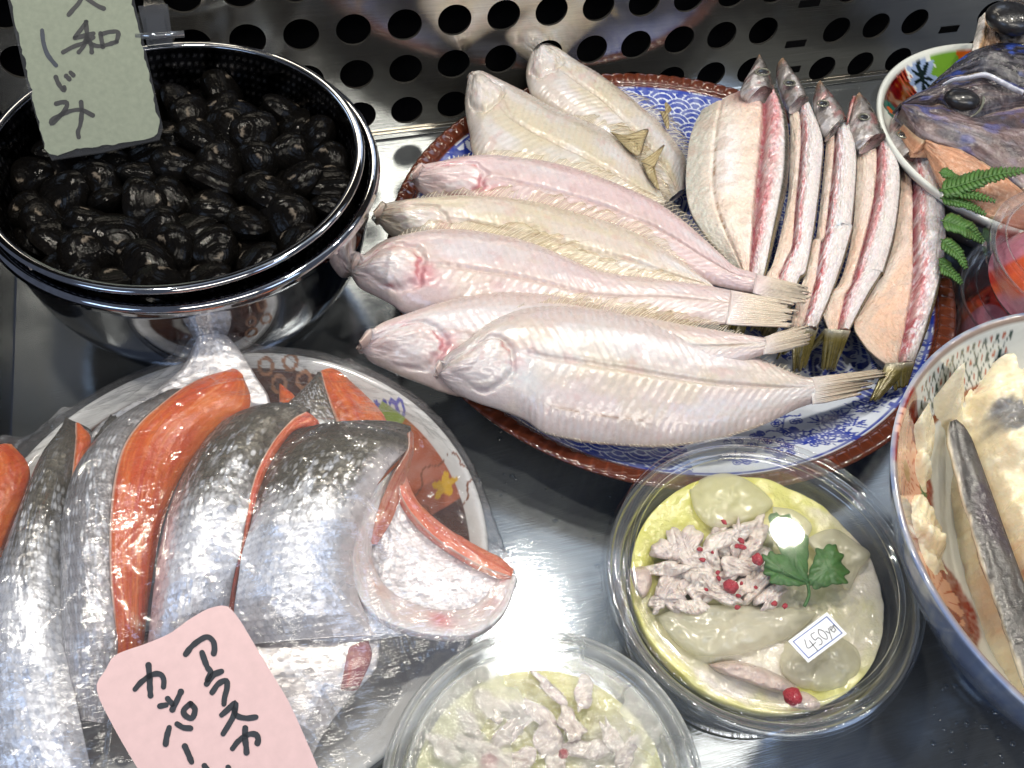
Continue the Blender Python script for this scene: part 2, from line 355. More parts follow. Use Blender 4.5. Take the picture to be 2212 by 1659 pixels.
def panel():
    V = []; F = []; y = 0.435; ns = 32
    def quad(x0, x1, z0, z1):
        b = len(V); V.extend([(x0, y, z0), (x1, y, z0), (x1, y, z1), (x0, y, z1)]); F.append((b, b+1, b+2, b+3))
    def hole(cx, cz, x0, x1, z0, z1, r=0.0089):
        b = len(V)
        for k in range(ns):
            a = 2*math.pi*(k+0.5)/ns; c, s = math.cos(a), math.sin(a)
            V.append((cx+r*c, y, cz+r*s))
        for k in range(ns):
            a = 2*math.pi*(k+0.5)/ns; c, s = math.cos(a), math.sin(a)
            tx = ((x1-cx) if c > 0 else (x0-cx))/c if abs(c) > 1e-9 else 1e9
            tz = ((z1-cz) if s > 0 else (z0-cz))/s if abs(s) > 1e-9 else 1e9
            if tx < tz: V.append((x1 if c > 0 else x0, y, cz+tx*s))
            else: V.append((cx+tz*c, y, z1 if s > 0 else z0))
        for k in range(ns):
            V.append((V[b+k][0], y+0.0014, V[b+k][2]))
        for k in range(ns):
            k2 = (k+1) % ns; F.append((b+k, b+k2, b+ns+k2, b+ns+k)); F.append((b+k2, b+k, b+2*ns+k, b+2*ns+k2))
        for (cx_, cz_) in ((x0, z0), (x1, z0), (x1, z1), (x0, z1)):
            a = math.atan2(cz_-cz, cx_-cx) % (2*math.pi); k = int(a/(2*math.pi)*ns-0.5) % ns
            V.append((cx_, y, cz_)); F.append((b+ns+k, b+ns+(k+1) % ns, len(V)-1))
    dx, dz = 0.0262, 0.0265
    xs = [0.0037+dx*k for k in range(-9, 12)]
    xl, xr = xs[0]-dx/2, xs[-1]+dx/2
    for x in xs:
        for j in range(5): hole(x, 0.0167+dz*j, x-dx/2, x+dx/2, 0.0167+dz*(j-0.5), 0.0167+dz*(j+0.5))
    zt = 0.0167+dz*4.5
    quad(xl, xr, 0.0015, 0.0167-dz/2)
    xs2 = [0.3412+0.0265*k for k in range(3)]+[0.4475+0.0265*k for k in range(8)]
    x2 = xs2[0]-.01325; zt2 = 0.0118+dz*4.5
    quad(xr, x2, 0.0015, zt)
    for n, x in enumerate(xs2):
        a = x-.01325; c = x+.01325
        for j in range(5): hole(x, 0.0118+dz*j, a, c, 0.0118+dz*(j-0.5) if j else 0.0015, 0.0118+dz*(j+0.5), 0.0086)
    quad(xs2[2]+.01325, xs2[3]-.01325, 0.0015, zt2)
    quad(xl, x2, zt, 0.20); quad(x2, xs2[-1]+.01325, zt2, 0.20)
    o = link_mesh('perforated_panel', V, F, M_PANEL, None, None, False)
    tag(o, 'mirror-like stainless steel panel with rows of round holes behind the plates', 'panel')
    t = NT('panel_rear_dark'); 
    box('bottom_flange', xl, 1.0, 0.4325, 0.4348, 0.0008, 0.0040, M_PANEL, o, 0.0004)
    for x, z in ((0.3163, 0.0322), (0.3188, 0.0138), (0.4218, 0.0304), (0.3163, 0.0587), (0.4218, 0.057)):
        box('slot', x-0.0065, x+0.0065, 0.4347, 0.4352, z-0.0022, z+0.0022, M_BLACK, o)
    return o
panel()

# ------------------------------------------------------------------ steel bowl, strainer, clams
BC = (-0.0318, 0.3358); SCN = (-0.0337, 0.3343)
bw = thing('mixing_bowl', 'shiny stainless steel bowl with a rolled rim holding the strainer of clams', 'bowl', (BC[0], BC[1], 0))
lathe('bowl_wall', dens([(0.0, 0.002), (0.040, 0.002), (0.055, 0.012), (0.070, 0.040), (0.0765, 0.078), (0.0780, 0.0805), (0.0800, 0.0815), (0.0822, 0.0800), (0.0815, 0.0775), (0.0790, 0.076), (0.0725, 0.040), (0.057, 0.010), (0.042, 0.0), (0.0, 0.0)], 60), M_BOWL, bw, BC, 128)
M_STR = vc_mat('strainer_steel', 0.22, 0.5, metal=1.0, var=0.1)
st = thing('strainer', 'round steel mesh strainer full of black clams', 'strainer', (SCN[0], SCN[1], 0.02))
def strcol(x, y, R, T, I):
    a = np.round(T/(2*np.pi)*560).astype(int); b = I.astype(int)
    hole = ((a % 4 < 2) & (b % 3 < 1))
    return mixc(flat(R.shape, (0.035, 0.036, 0.042)), (0.34, 0.34, 0.36), hole*1.0)
lathe('mesh_basket', dens([(0.0735, 0.088), (0.0715, 0.078), (0.068, 0.060), (0.058, 0.036), (0.04, 0.022), (0.0, 0.018)], 90), M_STR, st, SCN, 560, strcol)
th = np.linspace(0, 2*np.pi, 25)[:-1]
lathe('rim', [(0.0752+0.0021*math.cos(a), 0.0878+0.0014*math.sin(a)) for a in th], M_BOWL, st, SCN, 160, None, True)
def clam_mesh():
    nr, nt = 22, 40
    r = np.linspace(0.0, 1, nr); t = np.linspace(0, 2*np.pi, nt, endpoint=False)
    R, T = np.meshgrid(r, t, indexing='ij')
    out = 1-0.07*np.cos(3*T-np.pi/2)+0.10*np.sin(T)*0.6
    ux, uy = 0.0, 0.55                                   # the hinge knob, off centre
    X = (1-R)*ux+R*np.cos(T)*out*1.05; Y = (1-R)*uy*0.8+R*np.sin(T)*out*0.92
    Hh = (1-R**2.2)**0.62*0.60+0.009*np.sin(R*46)*sst(0.1, 0.3, R)*(1-sst(0.93, 1, R))
    V = []; C = []; F = []
    worn = sst(0.26, 0.10, R+0.9*(fbm(X*6+.3*T, Y*6, 3)-0.42))
    base = mixc(flat(R.shape, (0.002, 0.002, 0.0022)), (0.006, 0.005, 0.004), fbm(X*3, R*14, 8)*0.7)
    base = mixc(base, (0.30, 0.25, 0.20), worn*0.38)
    for s in (1, -1):
        b = len(V); V += np.stack([X, Y, s*Hh], -1).reshape(-1, 3).tolist(); C += base.reshape(-1, 3).tolist()
        f = grid_faces(nr, nt, True)+b
        F += (f if s > 0 else f[:, ::-1]).tolist()
    o = link_mesh('clam', np.array(V)*0.0116, F, vc_mat('black_clam_shell', 0.11, 0.09, var=0.4, coat=0.0, rvar=0.06, bumps=((500, 0.35, 0.0007),)), None, C)
    return o
rng = random.Random(7)
clam0 = clam_mesh(); placed = []
CL_LABEL = 'black wet ridged clam heaped in the steel strainer'
tries = 0
while len(placed) < 150 and tries < 6000:
    tries += 1
    a = rng.uniform(0, 2*math.pi); rr = 0.0645*math.sqrt(rng.random()); lay = 0 if len(placed) < 44 else 1
    x, y = SCN[0]+rr*math.cos(a), SCN[1]+rr*math.sin(a)
    z = (0.0585 if lay == 0 else 0.0695)+0.003*(1-(rr/0.0645)**2)+rng.uniform(-0.002, 0.003)
    if any((x-q[0])**2+(y-q[1])**2+((z-q[2])*1.2)**2 < 0.0128**2 for q in placed): continue
    placed.append((x, y, z))
    o = clam0 if len(placed) == 1 else clam0.copy()
    if len(placed) > 1: COL.objects.link(o)
    o.location = (x, y, z); o.rotation_euler = (rng.uniform(-0.75, 0.75), rng.uniform(-0.75, 0.75), rng.uniform(0, 6.28))
    k = rng.uniform(0.82, 1.12); o.scale = (k, k, k)
    tag(o, CL_LABEL, 'clam', 'black clams in the strainer')

# ------------------------------------------------------------------ grey-green price card in its clear sleeve
M_INK = solid('black_ink', (0.012, 0.012, 0.012), 0.45, var=0.3)
M_INKBLUE = solid('blue_black_ink', (0.02, 0.03, 0.05), 0.4, var=0.3)
M_CARD = solid('grey_green_card', S(166, 174, 150)*0.80, 0.75, var=0.10, vscale=500, bumps=((900, 0.2, 0.0003),))
M_SLEEVE = thin_clear('clear_sleeve', (0.80, 0.81, 0.83), 0.12, 0.05, 0.5, 4, milk=0.03)
c0 = P(220, 315, 0.089); cn = np.array([0.10, -0.66, 0.75]); cn /= np.linalg.norm(cn)
to_card = lambda x, y: PL(x, y, c0, cn)
gc = thing('price_card', 'grey-green handwritten card in a clear sleeve standing over the clams', 'price card', c0)
edge = [(14, -60), (30, 30), (44, 90), (62, 170), (78, 240), (96, 310), (102, 328), (118, 334), (180, 320), (240, 312), (300, 304), (326, 296), (343, 276), (336, 230), (326, 180), (312, 120), (298, 60), (284, 10), (268, -60)]
e2 = smooth_line(edge+[edge[0]], 151)[:-1]
e2 = e2+(np.stack([noise(np.arange(150)*0.8, np.zeros(150), 3), noise(np.arange(150)*0.8, np.ones(150), 9)], 1)-0.5)*6
poly_plate('card', to_card(e2[:, 0], e2[:, 1]), 0.0006, cn, M_CARD, gc)
sl = np.array([(4, -60), (30, 60), (60, 190), (96, 318), (112, 346), (220, 330), (345, 302), (352, 276), (336, 205), (306, 70), (276, -60)], float)
sq = to_card(sl[:, 0], sl[:, 1])+cn*0.0008
poly_plate('sleeve', sq, 0.0022, cn, M_SLEEVE, gc)
k = 1/2.011*0.9999  # traced in an enlarged crop
def cz(l): return [(x*k*0.6777, y*k*0.6777) for x, y in l] if False else [(x*0.33700, y*0.33700) for x, y in l]
ink = [cz([(530, -30), (505, 20), (470, 60), (440, 95)]), cz([(545, -20), (590, 15), (630, 40), (665, 55)]),
       cz([(555, 140), (530, 175), (480, 240)]), cz([(480, 245), (560, 225), (600, 215)]), cz([(405, 335), (470, 300), (540, 275), (600, 240)]),
       cz([(550, 140), (556, 200), (560, 270)]), cz([(555, 235), (540, 290), (505, 335)]), cz([(565, 250), (585, 290), (588, 335)]), cz([(590, 285), (620, 295), (655, 297)]),
       cz([(645, 215), (650, 250), (660, 300)]), cz([(650, 220), (700, 205), (755, 205), (755, 240), (745, 270)]), cz([(660, 295), (710, 280), (748, 268)]),
       cz([(358, 495), (372, 530), (395, 565), (412, 580), (412, 560)]), cz([(425, 488), (445, 508)]), cz([(452, 465), (470, 482)]),
       cz([(360, 665), (400, 655), (430, 660), (420, 700), (380, 750), (335, 795), (328, 775), (365, 750), (440, 715), (520, 705), (595, 740)]),
       cz([(520, 655), (524, 720), (515, 800), (500, 845), (505, 880)])]
strokes('lettering', ink, 9.6, to_card, M_INK, gc, cn, 0.0002)
strokes('lettering', [cz([(270, 195), (278, 270), (300, 340), (330, 385), (360, 420)])], 9.6, to_card, M_INKBLUE, gc, cn, 0.0002)
rodz = to_card(np.array([345.]), np.array([75.]))[0]
def cardpt(x, y, up): return to_card(np.array([float(x)]), np.array([float(y)]))[0]-cn*up
M_CLIP = thin_clear('clear_clip_plastic', (0.62, 0.64, 0.66), 0.08, 0.10, 0.7, 3, milk=0.05)
cl = poly_plate('clip', [cardpt(x, y, 0.0005) for x, y in ((298, 12), (362, 8), (374, 95), (318, 98))], 0.004, cn, M_CLIP, gc)
poly_plate('clip_jaw', [cardpt(x, y, -0.002) for x, y in ((314, 36), (352, 34), (362, 84), (322, 88))], 0.003, cn, M_CLIP, cl)
tube('clip_rod', [cardpt(292, 77, 0.001), cardpt(345, 75, 0.001), cardpt(398, 72, 0.001)], 0.0014, thin_clear('clear_rod', (0.75, 0.76, 0.78), 0.05, 0.25, 0.7, 2, milk=0.15), cl)

# ------------------------------------------------------------------ blue and white plate with a brown roped rim
PC = np.array([0.1835, 0.2943])
WHITE = S(214, 222, 236)*0.95; BLUE = S(44, 66, 168)*0.85; BROWN = S(92, 46, 31)*0.85
def pth(px, py):
    q = P(px, py, 0.025)[:2]-PC; return math.atan2(q[1], q[0])
def seigaiha(u, v, R):
    """overlapping wave scales; 1 where blue"""
    out = np.zeros_like(u); done = np.zeros(u.shape, bool)
    for kk in range(3):
        row = np.floor(v/(R*0.5))-2+kk+1
        for cc in (0, 1):
            cx = (np.floor(u/(2*R)-0.5*(row % 2))+0.5+cc-0.0)*2*R-R+R*(row % 2)
            d = np.hypot(u-cx, v-row*R*0.5)/R
            hit = (d < 1.0) & ~done & (v >= row*R*0.5-R)
            val = ((d > 0.74) & (d < 0.94)) | (d < 0.32) | ((d > 0.42) & (d < 0.68))
            out = np.where(hit, val*1.0, out); done |= hit
    return out
def plate_paint(x, y, R, T, I):
    C = flat(R.shape, WHITE)
    u = T*0.11; v = R
    def near(a, w): return np.abs((T-a+np.pi) % (2*np.pi)-np.pi) < w
    sg = seigaiha(u, v, 0.0085)
    wob = fbm(x*90, y*90, 4, 3)
    kara = (np.abs(np.sin(x*430+6*np.sin(y*230+wob*5)+wob*6))*np.abs(np.sin(y*400+5*np.sin(x*210)))) 
    kar = sst(0.30, 0.40, kara)
    spr = np.zeros_like(R)
    rg = random.Random(3)
    for sx, sy, typ in ((1700, 900, 0), (1780, 915, 1), (1720, 945, 0), (1640, 955, 0), (1840, 905, 1), (1590, 975, 0), (1760, 960, 1), (1880, 880, 1), (1815, 945, 1), (1690, 975, 0)):
        q = P(sx, sy, 0.022)[:2]-PC
        if typ == 0:
            for kq in range(9):
                bx, by = q[0]+rg.uniform(-0.007, 0.007), q[1]+rg.uniform(-0.007, 0.007); d = np.hypot(x-bx, y-by)
                spr = np.maximum(spr, ((d < 0.0019) & ~((d > 0.0008) & (d < 0.0012)))*1.0)
            spr = np.maximum(spr, ((np.abs((y-q[1])-0.5*(x-q[0])-0.002*np.sin((x-q[0])*500)) < 0.0005) & (np.abs(x-q[0]) < 0.010))*1.0)
        else:
            for kq in range(5):
                bx, by = q[0]+rg.uniform(-0.006, 0.006), q[1]+rg.uniform(-0.005, 0.005); a = np.arctan2(y-by, x-bx); d = np.hypot(x-bx, y-by)
                spr = np.maximum(spr, (d < 0.0055*np.abs(np.cos(a*4.5+kq))**2.5*(np.sin(a+0.6) > -0.5))*1.0)
    flw = np.zeros_like(R)
    q = P(1000, 300, 0.026)[:2]-PC; a = np.arctan2(y-q[1], x-q[0]); d = np.hypot(x-q[0], y-q[1])
    flw = ((d < 0.0035+0.0055*np.abs(np.cos(a*3))**0.7) & (np.abs(np.cos(a*3)) > 0.35)) | (d < 0.0012)
    ak = pth(1880, 740); aw = pth(1720, 960); at = pth(1450, 200); al = pth(985, 310); ab = pth(1270, 985)
    wave = sg
    mk = near(ak, 0.62); mw = near(aw, 0.40)
    pat = np.where(mw, spr, np.where(mk, kar, wave))
    fl2 = near(al, 0.16); pat = np.where(fl2 & (d < 0.014), 1-flw*1.0, pat)
    bord = np.abs((T-(ak-0.20)+np.pi) % (2*np.pi)-np.pi) < 0.0
    pat = np.maximum(pat, sst(0.0008, 0.0004, np.abs(R-0.1262))*1.0)
    ink = np.clip(pat*(0.85+0.5*(fbm(x*260, y*260, 11)-0.4)), 0, 1)
    C = mixc(C, BLUE, ink)
    br = sst(0.1272, 0.1276, R); n = T/(2*np.pi)*128
    notch = gs((n % 1)-0.5, 0, 0.07)
    bc = mixc(flat(R.shape, BROWN*0.85), BROWN*1.45, np.clip(notch+0.45*fbm(n*2, R*900, 3), 0, 1))
    return mixc(C, 0, br)+bc*br[..., None]
def plate_wob(R, Z, T):
    n = T/(2*np.pi)*128+0.5*sst(0.1275, 0.1365, R)*0.6
    saw = (n % 1); b = sst(0.1272, 0.1285, R)*(1-sst(0.1362, 0.1366, R))
    return R+0.0003*b*np.sin(saw*np.pi), Z+b*(0.0006*np.sin(saw*np.pi)**0.6*(0.6+0.6*saw)-0.0004)
M_GLAZE = vc_mat('glazed_porcelain', 0.10, 0.6, var=0.05, coat=0.5, rvar=0.04, bumps=((60, 0.06, 0.002),))
bp_ = thing('patterned_plate', 'large blue and white patterned plate with a brown roped rim under the fish', 'plate', (PC[0], PC[1], 0))
prof_a = [(0.0, 0.012), (0.05, 0.012)]
prof_b = dens([(0.055, 0.0120), (0.085, 0.0125), (0.100, 0.0160), (0.115, 0.0215), (0.1270, 0.0270), (0.1290, 0.0290), (0.1320, 0.0300), (0.1350, 0.0304), (0.1364, 0.0296)], 175).tolist()
prof_c = [(0.1358, 0.0280), (0.127, 0.0235), (0.10, 0.011), (0.078, 0.006), (0.073, 0.0), (0.068, 0.0), (0.066, 0.004), (0.0, 0.005)]
lathe('plate_body', prof_a+prof_b+prof_c, M_GLAZE, bp_, PC, 1400, plate_paint, False, plate_wob)
# ------------------------------------------------------------------ flounders
M_FISH = vc_mat('pale_fish_skin', 0.30, 0.5, 0.25, (0.004, 0.002, 0.0015), ((420, 0.22, 0.0009), (1500, 0.14, 0.0004)), var=0.07, vscale=700, coat=0.75, coatr=0.07)
M_FIN = vc_mat('fin_ray', 0.35, 0.4, 0.1, var=0.15, vscale=900)
def membrane(name, tint, milk, col):
    return thin_clear(name, tint, 0.22, 0.015, 0.12, 3, bumps=((900, 0.4, 0.0006),), milk=milk*.55, milkcol=tuple(col))
M_MEMB = membrane('fin_membrane', (0.96, 0.93, 0.86), 0.22, S(236, 226, 204))
def build_flounder(label, dors, vent, zd, zv, T, tint=(0.80, 0.69, 0.68), pink=0.4, yellow=0.3, seed=1, tail=None, head_dark=0.4,
                   fin=(0.10, 0.98, 0.0060), afin=None, mark=False, dark_fin=0.3, red=0.5, grey=0.0, nu=230, ns=84, tail_z=0.0, fin_lift=0.0012):
    tint = np.array(tint)
    def hgt(U, V):
        prof = np.interp(U, [0, .03, .08, .16, .28, .5, .75, .92, 1], [.10, .46, .70, .92, 1.0, .92, .62, .40, .34])
        dome = (1-np.abs(2*V-1)**3.0)**0.80
        h = T*0.78*prof*dome
        body = sst(.20, .30, U)
        h -= body*T*0.10*gs(V, 0.5, 0.022)*(1-sst(.9, 1, U))
        band = sst(.16, .10, V)+sst(.84, .90, V)
        h += body*0.00016*np.sin(U*330)*band*(1-sst(.9, 1, U))
        h += body*0.00012*np.sin(U*260+np.abs(V-.5)*46)*gs(V, .5, .38)          # muscle chevrons
        g = np.hypot((U-0.135)/0.075, (V-0.56)/0.27)+.55*(fbm(U*22, V*7, seed+61, 3)-.5)
        h += T*0.13*np.maximum(0, 1-g**2)**0.7
        h -= T*0.16*gs(g, 1.12, 0.10)*sst(.10, .16, U)                            # gill slit behind the cover
        g2 = np.hypot((U-0.085)/0.04, (V-0.5)/0.2)
        h += T*0.12*np.maximum(0, 1-g2**2)
        h -= T*0.15*gs(V, 0.60, 0.05)*sst(.05, .0, U)                             # mouth
        h += 0.0010*(fbm(U*16, V*7, seed, 4)-0.5)*sst(0, .05, U)*sst(0, .12, V)*sst(0, .12, 1-V)
        h += 0.0008*(fbm(U*60, V*26, seed+3, 3)-0.5)*sst(.26, .12, U)*sst(0, .2, V)*sst(0, .2, 1-V)
        return h
    def colf(U, V):
        n1 = fbm(U*9, V*5, seed, 4); n2 = fbm(U*40, V*18, seed+5, 4); n3 = fbm(U*5+3, V*3, seed+9, 3)
        C = flat(U.shape, tint)*(0.94+0.12*n2[..., None])
        C = mixc(C, (0.73, 0.57, 0.58), np.clip(pink*sst(.35, .75, n3)*1.1, 0, 1)*0.75)
        C = mixc(C, (0.74, 0.66, 0.46), np.clip(yellow*(sst(.45, .7, n1)+0.8*gs(V, .5, .10)*sst(.25, .4, U)), 0, 0.8))
        C = mixc(C, (0.80, 0.80, 0.83), 0.55*sst(.5, .75, fbm(U*7+11, V*4, seed+2, 3)))
        body = sst(.17, .28, U)
        band = sst(.20, .15, V)+sst(.82, .87, V)
        st = 0.5+0.5*np.sin(U*330)
        C = mixc(C, tint*np.array([0.80, 0.70, 0.66]), np.clip(body*band*(0.25+0.45*st), 0, 1)*0.75)
        C = mixc(C, tint*np.array([0.72, 0.60, 0.52]), body*0.5*gs(V, 0.5+0.10*sst(.34, .2, U)*-1, .016))
        C = mixc(C, tint*np.array([0.86, 0.74, 0.66]), body*0.30*gs(V, 0.19, .02)+body*0.3*gs(V, 0.82, .02))
        chev = 0.5+0.5*np.sin(U*260+np.abs(V-.5)*46)
        C = C*(1-0.05*(chev*body)[..., None])
        # head
        g = np.hypot((U-0.135)/0.075, (V-0.56)/0.27)+.55*(fbm(U*22, V*7, seed+61, 3)-.5)
        C = mixc(C, (0.84, 0.80, 0.80), 0.75*sst(1.1, .5, g)*sst(.30, .6, fbm(U*30, V*12, seed+8, 3)))
        C = mixc(C, (0.60, 0.14, 0.15), red*0.85*gs(g, 1.02, 0.055)*sst(.11, .15, U)*sst(.46, .66, fbm(U*14, V*9, seed+4, 2)))
        C = mixc(C, (0.66, 0.28, 0.33), red*0.8*gs(U, .10, .04)*gs(V, .25, .12)*sst(.35, .6, n2))
        C = mixc(C, (0.66, 0.24, 0.28), red*0.85*gs(U, .23, .035)*gs(V, .62, .16)*sst(.40, .65, fbm(U*25, V*10, seed+14, 3)))
        C = mixc(C, (0.45, 0.28, 0.30), 0.55*head_dark*gs(U, .055, .03)*gs(V, .33, .18)*sst(.3, .7, n2))
        C = mixc(C, (0.52, 0.34, 0.26), head_dark*sst(.045, .005, U)*(0.5+0.5*n2))
        C = mixc(C, (0.36, 0.36, 0.40), grey*gs(U, .05, .05)*sst(.55, .05, V))
        C = mixc(C, (0.25, 0.13, 0.10), 0.8*gs(V, 0.60, 0.030)*sst(.030, .0, U))
        C = mixc(C, (0.40, 0.28, 0.26), 0.4*gs(U, 0.022+0.012*np.sin(V*9), .004)*gs(V, .5, .3))
        # stray bruises and specks
        C = mixc(C, (0.70, 0.42, 0.42), 0.28*sst(.70, .80, fbm(U*22+7, V*8, seed+21, 3)))
        if mark:
            C = mixc(C, (0.30, 0.16, 0.09), 0.8*gs(V, 0.845+0.02*(U-.5), .010)*sst(.30, .36, U)*sst(.60, .52, U)*sst(.30, .5, fbm(U*60, V*20, 4, 3)))
            C = mixc(C, (0.80, 0.84, 0.88), 0.75*gs(U, .255, .045)*gs(V, .70, .14))
        C = mixc(C, tint*np.array([.92, .84, .74]), 0.5*sst(.06, 0, np.minimum(V, 1-V)))
        return C*np.array([.735, .725, .74])
    L = Loft(dors, vent, zd, zv, nu, ns, hgt, 0.003, .045)
    t = thing('flounder', label, 'fish', L.at(.4, .5), 'pale flounders laid on the patterned plate')
    L.build('body', colf, M_FISH, t)
    rg = random.Random(seed)
    def fringe(name, edgeA, edgeB, u0, u1, ln, darkness, n=70, sgn=1):
        V = []; C = []; F = []; MV = []; MF = []
        for kk in range(n):
            u = u0+(u1-u0)*kk/(n-1); i = u*(L.nu-1); i0 = min(int(i), L.nu-2); f = i-i0
            e = edgeA[i0]*(1-f)+edgeA[i0+1]*f; o = edgeB[i0]*(1-f)+edgeB[i0+1]*f
            tg = edgeA[min(i0+3, L.nu-1)]-edgeA[max(i0-3, 0)]; tg /= np.linalg.norm(tg)
            out = e-o; out -= tg*(out@tg); out /= np.linalg.norm(out); out[2] *= 0.35
            ww = math.sin(math.pi*min(1, max(0, (kk+0.5)/n)))**0.55
            clump = float(fbm(np.array([kk*0.16]), np.array([seed*1.3]), seed+31, 3)[0])
            l_ = ln*ww*(0.45+1.75*clump)*rg.uniform(0.55, 1.25)
            lean = 0.75+1.8*(clump-0.4)+rg.uniform(-0.35, 0.35)
            d = out+tg*lean; d /= np.linalg.norm(d)
            e = e-out*0.0010+np.array([0, 0, fin_lift*0.6])
            up = np.array([0, 0, 1.0])
            tip = e+d*l_+up*(0.25*l_*rg.uniform(0.0, 1.0)); md = e+d*l_*0.5+up*(0.22*l_)
            w = 0.00016
            b = len(V); sx = np.cross(d, up); sx /= np.linalg.norm(sx)
            for q, wq in ((e, w), (md, w*0.8), (tip, w*0.25)):
                V += [q-sx*wq, q+sx*wq, q+up*wq*1.2]
            dk = 1.0 if (rg.random() < darkness*(0.5+1.5*clump)) else 0.0
            c0_ = np.array(S(242, 232, 212))*0.95; c1_ = c0_*(1-dk)+np.array([0.05, 0.042, 0.036])*dk
            for cc in (c0_, c0_*0.75+c1_*0.25, c1_): C += [cc]*3
            for s_ in (0, 3):
                for a_, b_ in ((0, 1), (1, 2), (2, 0)): F.append((b+s_+a_, b+s_+b_, b+s_+3+b_, b+s_+3+a_))
            MV += [e.tolist(), (e+(md-e)*1.25).tolist(), (e+(tip-e)*0.80).tolist()]
            if kk and clump > 0.33:
                m0 = 3*(kk-1); MF += [(m0, m0+1, m0+4, m0+3), (m0+1, m0+2, m0+5, m0+4)]
        fo = link_mesh(name, V, F, M_FIN, t, C, True)
        link_mesh('membrane', MV, MF, M_MEMB, fo, None, True)
    if fin: fringe('dorsal_fin', L.A, L.B, fin[0], fin[1], fin[2], dark_fin)
    if afin: fringe('anal_fin', L.B, L.A, afin[0], afin[1], afin[2], dark_fin*0.4)
    if tail:
        (a0, a1, b0, b1, zt) = tail                      # base top, base bottom, tip top, tip bottom
        n, mrow = 64, 16
        jj = np.linspace(0, 1, n); uu = np.linspace(0, 1, mrow)
        U, J = np.meshgrid(uu, jj, indexing='ij')
        jag = 0.72+0.34*noise(jj*22, np.zeros(n), seed+3)+0.06*noise(jj*60, np.ones(n), seed)-0.10*np.cos((jj-.5)*3)*0
        Ux = U*jag[None, :]
        bx = a0[0]*(1-J)+a1[0]*J; by = a0[1]*(1-J)+a1[1]*J
        tx = b0[0]*(1-J)+b1[0]*J; ty = b0[1]*(1-J)+b1[1]*J
        bul = np.sin(J*np.pi)*8
        px = bx+(tx-bx)*Ux+bul*Ux*np.sign(b0[0]-a0[0]); py = by+(ty-by)*Ux
        zz = zt[0]*(1-U)+zt[1]*U+0.0002*np.sin(J*np.pi*30)*sst(0, .3, U)+0.0018*np.sin(J*np.pi)*(1-U)
        Pt = P(px, py, zz)
        r = 0.5+0.5*np.sin(J*np.pi*30)
        C = mixc(flat(U.shape, S(216, 198, 184)*0.9), S(196, 178, 150)*0.80, sst(.15, .75, U)*(0.35+0.3*r))
        C = mixc(C, (0.05, 0.045, 0.04), sst(.60, 1.0, U)*sst(.55, .85, r)*sst(.35, .6, noise(J*17, U*2, seed+2))*0.9)
        C = mixc(C, tint*.76, sst(.40, 0, U))
        g = grid('tail_fin', Pt, C, M_FISH, t)
        sd = g.modifiers.new('thickness', 'SOLIDIFY'); sd.thickness = 0.0008; sd.offset = -1
    return L, t
F1 = build_flounder('rearmost pale flounder, its snout pointing up at the perforated steel panel',
    [(1158, 99), (1194, 102), (1222, 118), (1259, 143), (1300, 167), (1345, 200), (1386, 233), (1426, 266), (1467, 319), (1482, 350), (1480, 410)],
    [(1148, 108), (1136, 155), (1141, 192), (1153, 212), (1194, 245), (1240, 275), (1290, 320), (1350, 370), (1400, 410), (1425, 425), (1440, 440)],
    [.044, .038, .030, .024], [.042, .036, .028, .024], .011, (0.74, 0.70, 0.64), .15, .55, 11, None, .25, (0.40, .92, .0085), None, False, .5, .25)
F2 = build_flounder('greyish pale flounder second from the back with a brown smudge on its snout',
    [(1022, 154), (1051, 161), (1096, 184), (1141, 204), (1202, 237), (1263, 261), (1316, 286), (1365, 329), (1406, 388), (1427, 413), (1440, 440)],
    [(1012, 164), (1004, 217), (1008, 261), (1014, 290), (1018, 325), (1036, 352), (1090, 390), (1170, 430), (1260, 450), (1360, 455), (1430, 450)],
    [.046, .041, .034, .030], [.043, .036, .030, .028], .012, (0.75, 0.71, 0.64), .2, .5, 23, None, .6, (0.45, .97, .0105), None, False, .45, .3)
F3 = build_flounder('pink flounder whose bruised head is third from the panel, tail over the split fish',
    [(893, 370), (916, 355), (957, 347), (998, 339), (1059, 335), (1120, 341), (1181, 349), (1242, 364), (1304, 386), (1365, 411), (1426, 441), (1480, 480), (1525, 520), (1560, 552), (1590, 578), (1634, 591)],
    [(885, 382), (903, 412), (936, 432), (975, 450), (1020, 468), (1120, 500), (1240, 530), (1360, 560), (1470, 595), (1560, 620), (1626, 632)],
    [.047, .047, .048, .052], [.034, .034, .040, .050], .0105, (0.82, 0.66, 0.67), .9, .1, 37, ((1634, 591), (1626, 633), (1737, 619), (1742, 656), (.053, .054)), .8, (0.10, .95, .0055), None, False, .25, 1.0)
F4 = build_flounder('yellowish white flounder under the dark-spined fin of the fish before it, brown snout',
    [(808, 452), (834, 439), (875, 431), (916, 427), (977, 423), (1038, 423), (1100, 427), (1161, 437), (1222, 453), (1283, 470), (1345, 490), (1406, 519), (1467, 560), (1525, 605), (1545, 622)],
    [(806, 470), (822, 488), (842, 508), (900, 540), (1000, 580), (1100, 612), (1220, 640), (1350, 650), (1450, 645), (1538, 630)],
    [.050, .050, .050, .050], [.036, .036, .040, .048], .010, (0.80, 0.73, 0.64), .25, .6, 41, None, 1.0, (0.12, .90, .0075), None, False, .75, .35)
